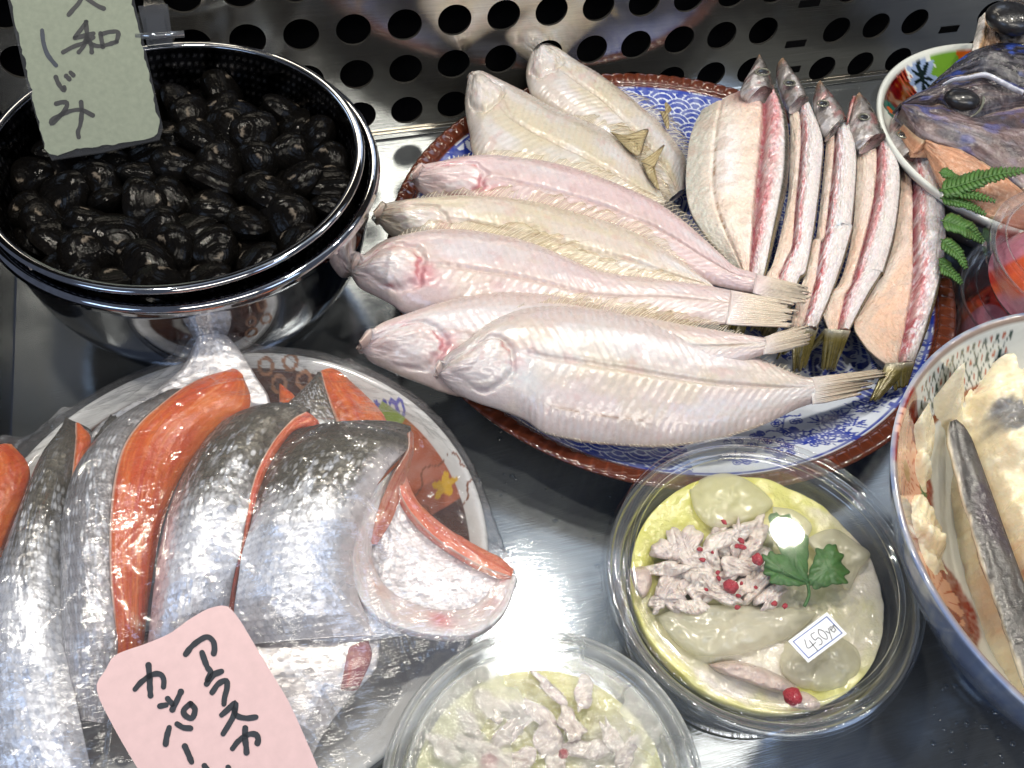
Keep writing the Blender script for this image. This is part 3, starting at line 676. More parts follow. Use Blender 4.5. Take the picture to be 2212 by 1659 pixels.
F5 = build_flounder('pink flounder with a red gill line and mouth agape, middle of the row of heads',
    [(753, 566), (785, 550), (811, 530), (840, 515), (877, 506), (932, 496), (1006, 496), (1061, 504), (1116, 515), (1171, 533), (1226, 557), (1281, 581), (1340, 594), (1397, 600), (1460, 608), (1532, 618), (1577, 627)],
    [(749, 580), (767, 610), (781, 625), (815, 642), (848, 660), (877, 680), (950, 705), (1050, 722), (1150, 730), (1260, 728), (1355, 715), (1442, 703), (1520, 702), (1569, 700)],
    [.052, .052, .052, .053], [.038, .038, .044, .052], .0115, (0.82, 0.70, 0.69), .65, .25, 53, ((1577, 626), (1569, 700), (1706, 650), (1716, 704), (.053, .053)), .8, (0.14, .90, .0085), (0.55, .92, .006), False, .8, 1.0)
F6 = build_flounder('flounder with a wrinkled pink snout, mostly hidden under the front fish',
    [(780, 730), (822, 699), (859, 684), (903, 669), (951, 653), (1006, 640), (1061, 633), (1116, 631), (1190, 637), (1263, 650), (1337, 668), (1450, 695), (1560, 715), (1650, 730)],
    [(773, 752), (800, 782), (833, 798), (866, 813), (906, 828), (932, 838), (950, 846), (1000, 858), (1100, 865), (1250, 860), (1400, 840), (1550, 800), (1650, 765)],
    [.054, .054, .054, .052], [.038, .038, .044, .050], .0105, (0.81, 0.70, 0.67), .5, .35, 67, ((1650, 728), (1650, 766), (1738, 700), (1740, 745), (.051, .050)), .8, (0.45, .95, .0060), None, False, .35, .9)
F7 = build_flounder('largest pale flounder in front, whole body showing, brown streak along its belly',
    [(942, 790), (969, 763), (1006, 737), (1054, 699), (1098, 677), (1142, 664), (1190, 660), (1245, 662), (1300, 669), (1373, 684), (1447, 704), (1525, 731), (1600, 756), (1675, 789), (1716, 808), (1750, 817)],
    [(941, 806), (960, 828), (984, 849), (1032, 871), (1079, 886), (1134, 908), (1164, 930), (1190, 941), (1263, 956), (1337, 963), (1429, 966), (1530, 955), (1606, 934), (1659, 914), (1720, 884), (1757, 871)],
    [.054, .056, .056, .050, .040], [.044, .040, .036, .037, .038], .0125, (0.80, 0.73, 0.72), .30, .35, 79, ((1748, 815), (1757, 873), (1906, 796), (1874, 846), (.040, .036)), .5, (0.22, .97, .0065), (0.25, .97, .0022), True, .35, .6, .55, 300, 110)
def flap(t, ol, z, seed):
    e = smooth_line(list(ol)+[ol[0]], 61)[:-1]; c = e.mean(0); k = np.linspace(0, 1, 10); G = c+(e[None]-c)*k[:, None, None]
    a = np.arctan2(*(np.array(ol[2])-np.array(ol[0]))[::-1]); cr = (G[..., 1]-ol[0][1])*math.cos(a)-(G[..., 0]-ol[0][0])*math.sin(a)
    C = mixc(flat(cr.shape, S(206, 190, 150)*.8), S(120, 96, 54)*.7, np.clip(.5+.5*np.sin(cr*1.1), 0, 1)*.7); C = mixc(C, (.07, .055, .04), sst(.80, 1, k)[:, None]*sst(.4, .7, noise(np.arange(60)*.12, np.zeros(60), seed))[None])
    o = grid('pelvic_fin', P(G[..., 0], G[..., 1], z+.0005*np.sin(cr*1.1)+.002*(1-k[:, None]**2)), C, M_FIN, t); o.modifiers.new('thickness', 'SOLIDIFY').thickness = .0004
flap(F2[1], [(1318, 284), (1352, 291), (1399, 278), (1393, 305), (1384, 332), (1362, 328)], .039, 3)
flap(F2[1], [(1384, 348), (1410, 332), (1436, 312), (1418, 352), (1414, 380), (1426, 412), (1402, 388)], .036, 5)
flap(F1[1], [(1425, 240), (1450, 238), (1437, 222), (1446, 262), (1440, 278)], .034, 8)
# small pectoral fins
def pect(L, t, u, v, du, ln, wd):
    return
    a = L.at(u, v, 0.0006); b = L.at(min(u+du, 1), v-0.02, 0.0012); d = b-a; d /= np.linalg.norm(d); s = np.cross(d, [0, 0, 1]); 
    q = []; n = 12
    for i in range(n):
        x = i/(n-1); w = wd*math.sin(math.pi*min(1, x*0.75+0.05))*(1-0.35*x)
        q.append([a+d*ln*x+s*w+[0, 0, 0.0004], a+d*ln*x+[0, 0, 0.0012], a+d*ln*x-s*w+[0, 0, 0.0004]])
    g = grid('pectoral_fin', np.array(q), flat((n, 3), S(228, 208, 196)*0.85), M_FISH, t)
    sd = g.modifiers.new('thickness', 'SOLIDIFY'); sd.thickness = 0.0006
pect(F5[0], F5[1], .215, .60, .1, .014, .0022); pect(F7[0], F7[1], .20, .66, .1, .016, .003); pect(F2[0], F2[1], .27, .62, .1, .014, .003); pect(F1[0], F1[1], .24, .66, .1, .013, .003)

# ------------------------------------------------------------------ split and salted small fish
M_FLESH = vc_mat('salted_raw_flesh', 0.33, 0.5, 0.25, (0.004, 0.0016, 0.001), ((900, 0.45, 0.0012), (2600, 0.3, 0.0006)), var=0.12, vscale=900, coat=0.3, coatr=0.15)
M_SKIN = vc_mat('dark_fish_skin', 0.25, 0.6, 0.0, bumps=((900, 0.3, 0.0008),), var=0.25, vscale=600, metal=0.25, coat=0.4)
M_EYE = solid('fish_eye', (0.02, 0.02, 0.022), 0.08, coat=1.0)
M_EYERING = solid('fish_eye_ring', S(150, 150, 132)*0.6, 0.2, 0.3, coat=0.5)
def cc(l): return [(1423.2+x*.4085, y*.4085) for x, y in l]
def dd(l): return [(1389.3+x*.4085, 474.4+y*.4085) for x, y in l]
def split_fish(label, left, right, spine, zl, zr, seed, wide=False, warm=0.5, frost=0.5, nu=230, ns=96, T=.010, red0=0.0, opening=0.5):
    nL = smooth_line(left, nu); nR = smooth_line(right, nu); nS = smooth_line(spine, nu)
    w = np.linalg.norm(nR-nL, axis=1); sp = np.clip(np.linalg.norm(nS-nL, axis=1)/np.maximum(w, 1), 0.1, 0.9)
    sp = np.convolve(np.r_[[sp[0]]*10, sp, [sp[-1]]*10], np.ones(21)/21, 'valid')
    def hgt(U, V):
        s0 = sp[:, None]
        vr = np.clip((V-s0)/(1-s0), 0, 1); vl = np.clip((s0-V)/s0, 0, 1)
        pr = np.interp(U, [0, .06, .2, .5, .8, 1], [.5, .8, 1, 1, .7, .35])
        fil = np.sin(np.pi*np.clip(vr*0.78+0.16, 0, 1))**0.7*(vr > 0)*(1-sst(.86, 1, vr)**2*0.75)
        cav = np.sin(np.pi*np.clip(vl*0.72+0.18, 0, 1))**0.9*(0.85 if wide else 0.45)
        h = T*pr*np.where(V > s0, fil, cav)
        groove = gs(V, s0-0.02, .035)
        h -= T*0.35*pr*groove
        rid = gs(V, s0+0.055, .04)
        if wide: h += .0012*gs(V, s0*.50, .10)*sst(.1, .3, U)-.0010*gs(V, s0*.34, .02)
        h += 0.0016*rid*(fbm(U*70, V*40, seed, 3)-0.2)*sst(.02, .1, U)
        h += 0.0008*(fbm(U*40, V*20, seed+5, 4)-0.5)
        h += 0.0011*(noise(U*110, V*44, seed+41)-0.5)*(gs(V, s0+.08, .12)+.25)
        return h
    def colf(U, V):
        s0 = sp[:, None]; n1 = fbm(U*14, V*7, seed, 4); n2 = fbm(U*80, V*30, seed+1, 3); n3 = fbm(U*5, V*3, seed+6, 3)
        C = flat(U.shape, (0.66, 0.61, 0.60))*(0.90+0.2*n2[..., None])
        lf = sst(s0+.005, s0-.03, V)
        cav = mixc(flat(U.shape, (0.76, 0.69, 0.62) if wide else (0.70, 0.58, 0.50)), (0.70, 0.42, 0.28), np.clip(warm*sst(.3, .7, n3), 0, 1))
        cav = mixc(cav, (0.78, 0.74, 0.76), 0.8*gs(V, s0*0.52, .13)*sst(.12, .3, U)*sst(.62, .45, U)*(1.0 if wide else 0.35))
        cav = mixc(cav, (0.54, 0.53, 0.48), 0.9*sst(s0*.40, s0*.12, V)*(1.0 if wide else .3))
        cav = mixc(cav, (0.36, 0.20, 0.10), (0.95 if wide else .15)*gs(V, s0*.36, .012)*sst(.5, .65, fbm(U*50, V*10, seed+3, 2))*sst(.15, .3, U)*sst(.85, .7, U))
        cav = mixc(cav, (0.30, 0.10, 0.12), np.clip((.5+red0)*sst(.16, .03, U)*sst(.2, .9, V/s0), 0, 1))
        C = C*(1-lf[..., None])+cav*lf[..., None]
        C = mixc(C, (0.30, 0.045, 0.075), np.clip(1.1*gs(V, s0-.015+.02*(n1-.5), .030)*sst(.25, .6, n1+U*.45), 0, .95))
        C = mixc(C, (0.60, 0.24, 0.26), np.clip(1.15*gs(V, s0+.05+.05*fbm(U*4, U*0, seed+71, 2), .05+.03*noise(U*6, U*0, seed+72))*(0.2+1.1*n1), 0, .9))
        C = mixc(C, (0.42, 0.03, 0.06), np.clip(.85*gs(V, s0+.035, .035)*sst(.45, .7, fbm(U*20, V*8, seed+12, 3))*sst(.35, .8, U), 0, .85))
        C = mixc(C, (0.80, 0.78, 0.84), np.clip(frost*sst(.48, .66, fbm(U*55, V*26, seed+2, 3))*gs(V, s0+.14, .20)*1.1, 0, .85))
        C = mixc(C, (0.62, 0.56, 0.60), .5*sst(.55, .7, fbm(U*8+4, V*5, seed+22, 3))*sst(s0, s0+.1, V))
        g4 = noise(U*120, V*50, seed+44); g5 = noise(U*70, V*90, seed+45)
        C = C*(1+.30*(g4-.5)*(.4+gs(V, s0+.08, .15)))[..., None]
        C = mixc(C, (.86, .84, .88), frost*.8*sst(.72, .85, g4)*gs(V, s0+.16, .22)); C = mixc(C, (.34, .05, .08), .6*sst(.70, .85, g5)*gs(V, s0+.06, .07))
        C = mixc(C, (.52, .42, .36), .5*lf*sst(.55, .7, fbm(U*30, V*6, seed+50, 3)))
        ed = sst(.915, .945, V)
        C = mixc(C, (0.045, 0.042, 0.03), ed)
        C = mixc(C, (0.30, 0.24, 0.10), sst(.94, .96, V)*sst(.99, .965, V)*sst(.5, .8, U)*.6)
        C = mixc(C, (0.16, 0.13, 0.10), 0.7*sst(.93, 1, U)*sst(.3, .7, n1))
        return C
    L = Loft(left, right, zl, zr, nu, ns, hgt, 0.006)
    t = thing('split_fish', label, 'fish', L.at(.5, .5), 'split small fish laid side by side on the patterned plate')
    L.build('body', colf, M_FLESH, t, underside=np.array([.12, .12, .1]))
    return L, t
def fish_head(L, t, outline_l, outline_r, z, seed, eye, er, gape=None, jaw=None, dark=.75):
    """a pointed head lofted from its two sides, snout at u=0"""
    def h(U, V):
        a = .007*np.interp(U, [0, .3, 1], [.35, .8, 1.0])*(1-np.abs(2*V-1)**2.2)**.8
        a += .0012*np.maximum(0, 1-np.hypot((U-.62)/.22, (V-.5)/.35)**2)-0.0010*gs(np.hypot((U-.75)/.3, (V-.4)/.5), 1, .12)
        return a+0.0008*(fbm(U*14, V*8, seed, 3)-.5)
    def c(U, V):
        n = fbm(U*12, V*7, seed, 4)
        C = mixc(flat(U.shape, (0.27, 0.245, 0.235)), (0.045, 0.042, 0.034), np.clip(dark*2*sst(.40, .9, V+.35*(n-.5)), 0, 1))
        C = mixc(C, (0.60, 0.58, 0.60), .8*sst(.42, .6, n)*sst(.75, .2, V)*sst(.3, .6, U))
        C = mixc(C, (0.36, 0.12, 0.12), .5*sst(.55, .75, fbm(U*8, V*5, seed+7, 3)))
        C = mixc(C, (0.42, 0.24, 0.12), .7*sst(.22, .0, U))
        return C
    Hh = Loft(outline_l, outline_r, z, z, 60, 34, h, .005)
    o = Hh.build('head', c, M_SKIN, t)
    e = P(eye[0], eye[1], np.mean(z)+.0068)
    th = np.linspace(0, 2*np.pi, 25)[:-1]
    ey = blob('eye', e, er*.70, M_EYE, o, 18, 10, scale=(1.1, .75, .28), rotz=.3)
    ring = np.stack([e[0]+er*.92*np.cos(th), e[1]+er*.66*np.sin(th), np.full(24, e[2]+.0002)], -1)
    tube('eye_ring', np.vstack([ring, ring[:2]]), er*.11, M_EYERING, ey, 6)
    if jaw:
        a = smooth_line(jaw[0], 14); b = smooth_line(jaw[1], 14)
        A = P(a[:, 0], a[:, 1], np.mean(z)+.002); B = P(b[:, 0], b[:, 1], np.mean(z)+.003)
        g = grid('gill_plate', np.stack([A, A*.5+B*.5+[0, 0, .002], B], 1), mixc(flat((14, 3), (.62, .42, .40)), (.30, .07, .07), noise(np.arange(42).reshape(14, 3)*.4, np.zeros((14, 3)), seed)), M_FLESH, o)
        g.modifiers.new('thickness', 'SOLIDIFY').thickness = .0012
    return Hh
def fish_tail(t, base_a, base_b, tips, z, seed):
    """two lobes of yellow-olive rays"""
    for (ta, tb) in tips:
        n, mr = 18, 14; U, J = np.meshgrid(np.linspace(0, 1, mr), np.linspace(0, 1, n), indexing='ij')
        bx = base_a[0]*(1-J)+base_b[0]*J; by = base_a[1]*(1-J)+base_b[1]*J
        tx = ta[0]*(1-J)+tb[0]*J; ty = ta[1]*(1-J)+tb[1]*J
        jag = 1-.14*noise(J*9, J*0, seed)
        px = bx+(tx-bx)*U*jag; py = by+(ty-by)*U*jag
        zz = z[0]*(1-U)+z[1]*U+.0002*np.sin(J*np.pi*16)+.002*np.sin(J*np.pi)*(1-U*.6)
        r = .5+.5*np.sin(J*np.pi*16)
        C = mixc(flat(U.shape, (0.24, 0.19, 0.045)), (0.07, 0.06, 0.02), np.clip(.3+.7*r*sst(.1, .5, U), 0, 1)); C = mixc(C, (.42, .40, .34), sst(.25, 0, U)*.8)
        g = grid('tail_fin', P(px, py, zz), C, M_SKIN, t)
        g.modifiers.new('thickness', 'SOLIDIFY').thickness = .0009
K5 = split_fish('split fish nearest the fern, widest belly flap at its lower end',
    cc([(1262, 720), (1262, 860), (1262, 1000), (1250, 1200), (1220, 1350)])+dd([(1235, 300), (1170, 430), (1112, 560), (1150, 640), (1205, 705), (1290, 770)]),
    cc([(1370, 680), (1425, 750), (1475, 860), (1505, 1000), (1512, 1150)])+dd([(1598, 60), (1595, 200), (1560, 380), (1510, 560), (1462, 690), (1430, 765)]),
    cc([(1310, 760), (1330, 880), (1352, 1050), (1350, 1300)])+dd([(1440, 280), (1430, 400), (1400, 560), (1365, 690), (1350, 765)]), .036, [.040, .038, .036, .034], 5, False, .7, .75, 260, 100, .0075)
fish_head(*K5, cc([(1250, 590), (1225, 650), (1220, 720), (1230, 780), (1265, 850)]), cc([(1275, 585), (1330, 625), (1385, 680), (1420, 740), (1440, 800)]), [.046, .044], 5, cc([(1295, 710)])[0], .0042)
fish_tail(K5[1], dd([(1285, 765)])[0], dd([(1430, 750)])[0], [(dd([(1195, 972)])[0], dd([(1230, 960)])[0]), (dd([(1330, 915)])[0], dd([(1390, 880)])[0])], (.036, .030), 3)
K4 = split_fish('split fish second from the fern, narrow with a thin white right fillet',
    cc([(1020, 640), (1045, 780), (1040, 950), (1030, 1150), (1000, 1350), (940, 1520)])+dd([(930, 400), (955, 520), (985, 590)]),
    cc([(1150, 640), (1200, 720), (1250, 830), (1278, 950), (1270, 1100), (1240, 1280), (1190, 1450)])+dd([(1260, 300), (1160, 470), (1090, 590)]),
    cc([(1105, 690), (1138, 780), (1158, 900), (1140, 1100), (1085, 1300), (1020, 1480)])+dd([(1105, 340), (1060, 480), (1030, 592)]), .040, [.044, .043, .042, .040], 17, False, .6, .4, 240, 90, .006)
fish_head(*K4, cc([(1035, 520), (1010, 600), (1000, 680), (1020, 760), (1060, 790)]), cc([(1060, 500), (1110, 560), (1150, 620), (1175, 670), (1200, 730)]), [.052, .049], 6, cc([(1085, 620)])[0], .0034, None, (cc([(1045, 505), (1030, 560), (1000, 660)]), cc([(1010, 540), (1000, 590), (990, 650)])))
fish_tail(K4[1], dd([(965, 575)])[0], dd([(1090, 585)])[0], [(dd([(945, 805)])[0], dd([(1012, 808)])[0]), (dd([(860, 720)])[0], dd([(900, 660)])[0])], (.040, .026), 4)
K3 = split_fish('split fish in the middle of the row, frosted with salt crystals',
    cc([(830, 580), (880, 720), (870, 900), (850, 1100), (825, 1280)])+dd([(880, 130), (850, 300), (800, 470), (780, 570)]),
    cc([(930, 550), (990, 640), (1035, 760), (1048, 880), (1038, 1050), (1020, 1220)])+dd([(1110, 60), (1060, 230), (990, 420), (920, 580)]),
    cc([(890, 600), (930, 720), (928, 900), (905, 1100), (880, 1280)])+dd([(945, 160), (915, 350), (870, 500), (850, 575)]), .044, [.048, .048, .046, .043], 29, False, .45, 1.0, 240, 90, .006)
fish_head(*K3, cc([(835, 450), (815, 540), (825, 620), (850, 680), (880, 730)]), cc([(855, 445), (895, 500), (935, 540), (970, 590), (990, 640)]), [.055, .052], 7, cc([(868, 548)])[0], .0035)
fish_tail(K3[1], dd([(785, 560)])[0], dd([(920, 570)])[0], [(dd([(790, 815)])[0], dd([(845, 812)])[0]), (dd([(700, 740)])[0], dd([(760, 700)])[0])], (.042, .028), 5)
K2 = split_fish('split fish second from the left of the row, thin frosted fillet beside the widest',
    cc([(640, 480), (690, 640), (690, 850), (680, 1050), (640, 1250), (600, 1400)])+dd([(650, 300), (640, 420)]),
    cc([(745, 470), (800, 570), (850, 690), (872, 780), (862, 920), (840, 1100), (810, 1300), (780, 1450)])+dd([(830, 320), (790, 440)]),
    cc([(700, 520), (735, 660), (748, 800), (738, 960), (720, 1150), (705, 1350)])+dd([(735, 260), (720, 430)]), .047, [.051, .051, .049, .045], 31, False, .4, .8, 240, 90, .006)
fish_head(*K2, cc([(630, 335), (625, 400), (640, 460), (660, 520), (690, 570)]), cc([(660, 320), (695, 380), (725, 430), (760, 480), (790, 540)]), [.058, .055], 8, cc([(690, 440)])[0], .0034, None, None, .7)
fish_tail(K2[1], dd([(640, 420)])[0], dd([(790, 440)])[0], [(dd([(560, 590)])[0], dd([(680, 640)])[0])], (.043, .030), 6)
K1 = split_fish('widest opened split fish leftmost in the row, both pale fillets showing',
    cc([(228, 590), (170, 720), (148, 850), (140, 1000), (165, 1130), (240, 1250), (330, 1350), (410, 1440)])+dd([(480, 330)]),
    cc([(590, 440), (640, 540), (680, 660), (690, 800), (682, 960), (655, 1100), (618, 1250), (582, 1400)])+dd([(640, 330)]),
    cc([(540, 520), (575, 600), (562, 800), (535, 1000), (512, 1200), (495, 1380)])+dd([(560, 330)]), .042, [.054, .054, .052, .048], 43, True, .35, .35, 260, 120, .008, .5)
fish_head(*K1, cc([(518, 310), (480, 380), (440, 450), (432, 500), (480, 520)]), cc([(530, 305), (570, 365), (600, 420), (610, 460), (600, 500)]), [.060, .058], 9, cc([(548, 382)])[0], .0042)
fish_tail(K1[1], dd([(480, 320)])[0], dd([(640, 330)])[0], [(dd([(400, 600)])[0], dd([(520, 620)])[0])], (.046, .030), 7)
# ------------------------------------------------------------------ salmon plate
SPC = np.array([-0.0340, 0.1733])
def ss(l): return [(x*.6119, 643.8+y*.6119) for x, y in l]
def spt(px, py):
    q = P(px, py, 0.038)[:2]-SPC; return math.atan2(q[1], q[0])
def salm_paint(x, y, R, T, I):
    C = flat(R.shape, S(222, 224, 224)*0.92)
    def near(px, py, w): a = spt(px, py); return np.abs((T-a+np.pi) % (2*np.pi)-np.pi) < w
    inner = sst(.0852, .0848, R)
    n = fbm(x*160, y*160, 3, 3)
    br = near(640, 800, .30)*sst(.058, .060, R); C = mixc(C, S(74, 34, 22)*.8, br*inner)
    br2 = near(200, 900, .55)*sst(.072, .073, R)*sst(.084, .083, R); C = mixc(C, S(98, 62, 44)*.8, br2*inner)
    for cx, cy in ((574, 790), (628, 785), (600, 815), (655, 812)):
        q = P(cx, cy, .038)[:2]-SPC; d = np.hypot(x-q[0], y-q[1]); C = mixc(C, S(176, 128, 96)*.8, ((d < .0034) & (d > .0021))*1.0)
    st = near(760, 815, .16)*inner*(np.sin(R*2300) > .55); C = mixc(C, S(196, 96, 84)*.8, st*1.0)
    q = P(836, 875, .038)[:2]-SPC
    for kq in range(4):
        d = np.hypot((x-q[0]-.003*kq+.004)/.0016, (y-q[1]+.001*kq)/.0046); C = mixc(C, S(70, 80, 190)*.8, ((d < 1) & (d > .5))*1.0)
    gr = near(870, 905, .15)*sst(.052, .054, R+.004*np.sin(T*40)); C = mixc(C, S(148, 178, 62)*.72, gr*inner)
    gr2 = near(900, 985, .13)*sst(.068, .065, R); C = mixc(C, S(148, 178, 62)*.72, gr2*inner)
    orr = near(962, 1010, .34)*sst(.052, .054, R); C = mixc(C, S(196, 92, 34)*.72, orr*inner*(.75+.3*n))
    q = P(960, 1045, .036)[:2]-SPC; d = np.hypot(x-q[0], y-q[1]); a = np.arctan2(y-q[1], x-q[0])
    C = mixc(C, S(236, 190, 50)*.85, (d < .0040+.0012*np.cos(a*5))*1.0)
    C = mixc(C, S(150, 96, 70)*.7, (np.abs(d-.0105-.0015*np.cos(a*6)) < .0004)*1.0)
    dk = near(1010, 1130, .14)*sst(.070, .072, R); C = mixc(C, S(88, 66, 60)*.8, dk*inner)
    return C
sp = thing('painted_plate', 'white plate painted with orange and green flowers under the wrapped salmon', 'plate', (SPC[0], SPC[1], 0))
lathe('plate_body', [(0, .020), (.03, .020)]+dens([(.04, .0205), (.055, .0215), (.068, .0262), (.080, .0335), (.0875, .0392), (.0902, .0402), (.0915, .0390)], 90).tolist()+[(.0905, .037), (.078, .028), (.06, .016), (.05, .012), (.048, .0), (.043, .0), (.041, .012), (0, .013)], M_GLAZE, sp, SPC, 620, salm_paint)
def salmon_skin_mat():
    t = NT('salmon_skin'); b = t.b
    c = t.new('ShaderNodeVertexColor', layer_name='Col')
    v = t.tex(440, kind='ShaderNodeTexVoronoi', stretch=(1.0, 1.25, 0.8))
    sep = t.new('ShaderNodeSeparateColor'); t.l(v.outputs['Color'], sep.inputs[0])
    mr = t.new('ShaderNodeMapRange'); t.l(sep.outputs[0], mr.inputs[0]); mr.inputs[3].default_value = .90; mr.inputs[4].default_value = 1.07
    mx = t.new('ShaderNodeVectorMath', operation='SCALE'); t.l(c.outputs[0], mx.inputs[0]); t.l(mr.outputs[0], mx.inputs['Scale']); t.l(mx.outputs[0], b.inputs['Base Color'])
    b.inputs['Metallic'].default_value = .42; b.inputs['Specular IOR Level'].default_value = .6
    m2 = t.new('ShaderNodeMapRange'); t.l(sep.outputs[1], m2.inputs[0]); m2.inputs[3].default_value = .22; m2.inputs[4].default_value = .46; t.l(m2.outputs[0], b.inputs['Roughness'])
    p1 = t.bump(v.outputs['Distance'], .30, .0005); n = t.tex(1500, 3); p2 = t.bump(n.outputs[0], .3, .0004, p1)
    # every scale leans its own way
    sub = t.new('ShaderNodeVectorMath', operation='SUBTRACT'); t.l(v.outputs['Color'], sub.inputs[0]); sub.inputs[1].default_value = (.5, .5, .5)
    sc = t.new('ShaderNodeVectorMath', operation='SCALE'); t.l(sub.outputs[0], sc.inputs[0]); sc.inputs['Scale'].default_value = .17
    ad = t.new('ShaderNodeVectorMath', operation='ADD'); t.l(p2.outputs[0], ad.inputs[0]); t.l(sc.outputs[0], ad.inputs[1])
    no = t.new('ShaderNodeVectorMath', operation='NORMALIZE'); t.l(ad.outputs[0], no.inputs[0]); t.l(no.outputs[0], b.inputs['Normal'])
    return t.m
M_SALSKIN = salmon_skin_mat()
M_SALRED = vc_mat('salmon_flesh', 0.28, 0.5, 0.25, (.005, .0015, .0008), ((300, .25, .0012), (1400, .25, .0006)), var=.10, vscale=500, coat=.4, coatr=.12)
def skincol(seed, v0=.15, v1=.8, along=True, pale=1.0, olive=(0.115, 0.105, 0.080), silver=(.88, .90, .95), edgepale=False, scales=(30, 17)):
    def f(U, V):
        t = U if along else V
        ku, kv = scales; iu = np.floor(U*ku); jv = np.floor(V*kv+.5*(iu % 2)); fu = U*ku-iu-.5; fv = V*kv+.5*(iu % 2)-jv-.5
        sd = np.hypot(fu*1.05, fv*1.05); rs = _hash(iu, jv, seed+91)
        n = fbm(U*9, V*9, seed, 4); n2 = fbm(U*46, V*40, seed+3, 2)
        k = np.clip(sst(v0, v1, t+.35*(n-.5)+.10*(n2-.5)), 0, 1)*pale
        C = mixc(flat(U.shape, olive), silver, k)
        C = mixc(C, (.62, .66, .74), .7*sst(.62, .72, fbm(U*30, V*28, seed+8, 2))*sst(.05, .35, t))
        C = C*(1+(.42*rs*sst(.62, .30, sd)-.14)*(1-.65*k))[..., None]; C = mixc(C, (.045, .04, .03), .45*sst(.44, .60, sd)*(1-.6*k))  # per-scale brightness, here and next, paints glints into the colour
        C = mixc(C, (.85, .88, .93), .8*(rs > .80)*sst(.45, .25, sd)*sst(.10, .35, t+.3*(n-.5))*(1-.4*k))
        C = mixc(C, (.035, .035, .034), .7*sst(.14, .0, t)*(.6+.8*n))
        if edgepale: C = mixc(C, (.76, .72, .72), sst(.80, .97, V+.12*(n-.5))*sst(.08, .2, U)); C = mixc(C, (.80, .74, .71), .8*sst(.75, 1, U)*sst(.4, .7, V))  # pale belly edge on the right; glare painted into the lower end
        return C
    return f
def redcol(seed, edge=0.07, deep=(.54, .068, .006), light=(.70, .165, .018), side=0):
    def f(U, V):
        n = fbm(U*6, V*4, seed, 4); fib = fbm(U*7+V*3.0, V*24-U*6, seed+5, 4)
        C = mixc(flat(U.shape, deep), light, np.clip(sst(.3, .75, n)*.6+sst(.4, .75, fib)*.6, 0, 1))
        C = mixc(C, (.78, .36, .20), .45*sst(.66, .74, fib)*sst(.2, .8, n))
        C = mixc(C, (.50, .045, .02), .6*gs((V-.45)+.5*(U-.5)**2, 0, .035)*sst(.2, .5, U))
        e = V if side == 0 else 1-V
        C = mixc(C, (.72, .52, .42), .85*sst(edge, edge*.3, e))
        C = mixc(C, (.30, .27, .24), .6*sst(edge*.25, 0, e))
        return C
    return f
dome = lambda T, p=2.2: (lambda U, V: T*np.interp(U, [0, .12, .5, .9, 1], [.5, .85, 1, .8, .5])*(1-np.abs(2*V-1)**p)+.0006*(fbm(U*22, V*14, 5, 3)-.5))
M_BELLY = vc_mat('silvery_belly_lining', .30, .5, .1, bumps=((300, .5, .0016), (90, .3, .002)), metal=.25, var=.12, coat=.4)
SAL = []
def piece(name, label, parts, grp='salmon pieces on the painted plate', cat='salmon slice', at=None):
    t = thing(name, label, cat, parts[0][1].at(.5, .5), grp)
    for nm, L, cf, mt in parts:
        L.build(nm, cf, mt, t); SAL.append(L.top.reshape(-1, 3))
    return t
# tail flap at the back
LF = Loft(ss([(722, 72), (650, 235), (560, 315), (450, 380), (345, 450), (300, 520)]), ss([(732, 66), (800, 130), (862, 205), (905, 280), (945, 340), (960, 400)]), [.058, .050, .044], [.060, .052, .046], 80, 60, dome(.004, 3), .003)
piece('salmon_tail_flap', 'pale silvery pointed salmon flap standing out at the back of the plate', [('skin', LF, skincol(3, -.6, .1, True, .92, (.5, .48, .47), (.74, .73, .75)), M_SALSKIN)])
# red piece and dark skin point at the back right
LG = Loft(ss([(1130, 258), (1150, 340), (1180, 420), (1215, 500)]), ss([(1200, 262), (1285, 335), (1345, 400), (1385, 470)]), .052, .046, 60, 50, dome(.004), .004)
LG2 = Loft(ss([(1122, 268), (1060, 330), (1000, 385), (985, 420)]), ss([(1132, 262), (1155, 340), (1180, 420), (1200, 470)]), .050, .0525, 50, 40, dome(.002), .004)
piece('salmon_slice', 'orange salmon slice with a dark pointed skin behind the front slice', [('flesh', LG, redcol(8), M_SALRED), ('skin', LG2, skincol(9, .5, 2.0), M_SALSKIN)])
LH = Loft(ss([(985, 305), (985, 360), (995, 420)]), ss([(1000, 312), (1040, 345), (1060, 400)]), .048, .048, 20, 16, dome(.002), .003)
piece('salmon_slice', 'tiny orange salmon edge peeping out between the pale flap and the dark skin point', [('flesh', LH, redcol(4), M_SALRED)])
# left: red edge, old skin slab with its red sliver
LA = Loft(ss([(-60, 560), (-70, 700), (-80, 900)]), ss([(40, 515), (90, 570), (104, 620), (80, 700), (45, 780), (0, 880)]), .050, .052, 60, 40, dome(.006), .006)
piece('salmon_slice', 'dark orange salmon slice cut off by the left picture edge', [('flesh', LA, redcol(11, .02), M_SALRED)])
LB = Loft(ss([(255, 445), (190, 520), (140, 600), (95, 700), (40, 830), (-10, 980), (-40, 1200), (-60, 1700)]), ss([(275, 440), (300, 520), (262, 640), (240, 760), (235, 900), (235, 1100), (245, 1300), (330, 1700)]), [.052, .056, .058, .05], [.056, .060, .060, .05], 230, 130, dome(.010, 2.6), .008)
LB2 = Loft(ss([(266, 440), (262, 520), (252, 640)]), ss([(290, 455), (322, 500), (285, 620)]), .060, .058, 30, 16, dome(.002), .003)
piece('salmon_slice', 'silver scaled salmon slab at the far left with a red sliver at its top', [('skin', LB, skincol(17, .25, .60, scales=(40, 18)), M_SALSKIN), ('flesh', LB2, redcol(15, .2), M_SALRED)])
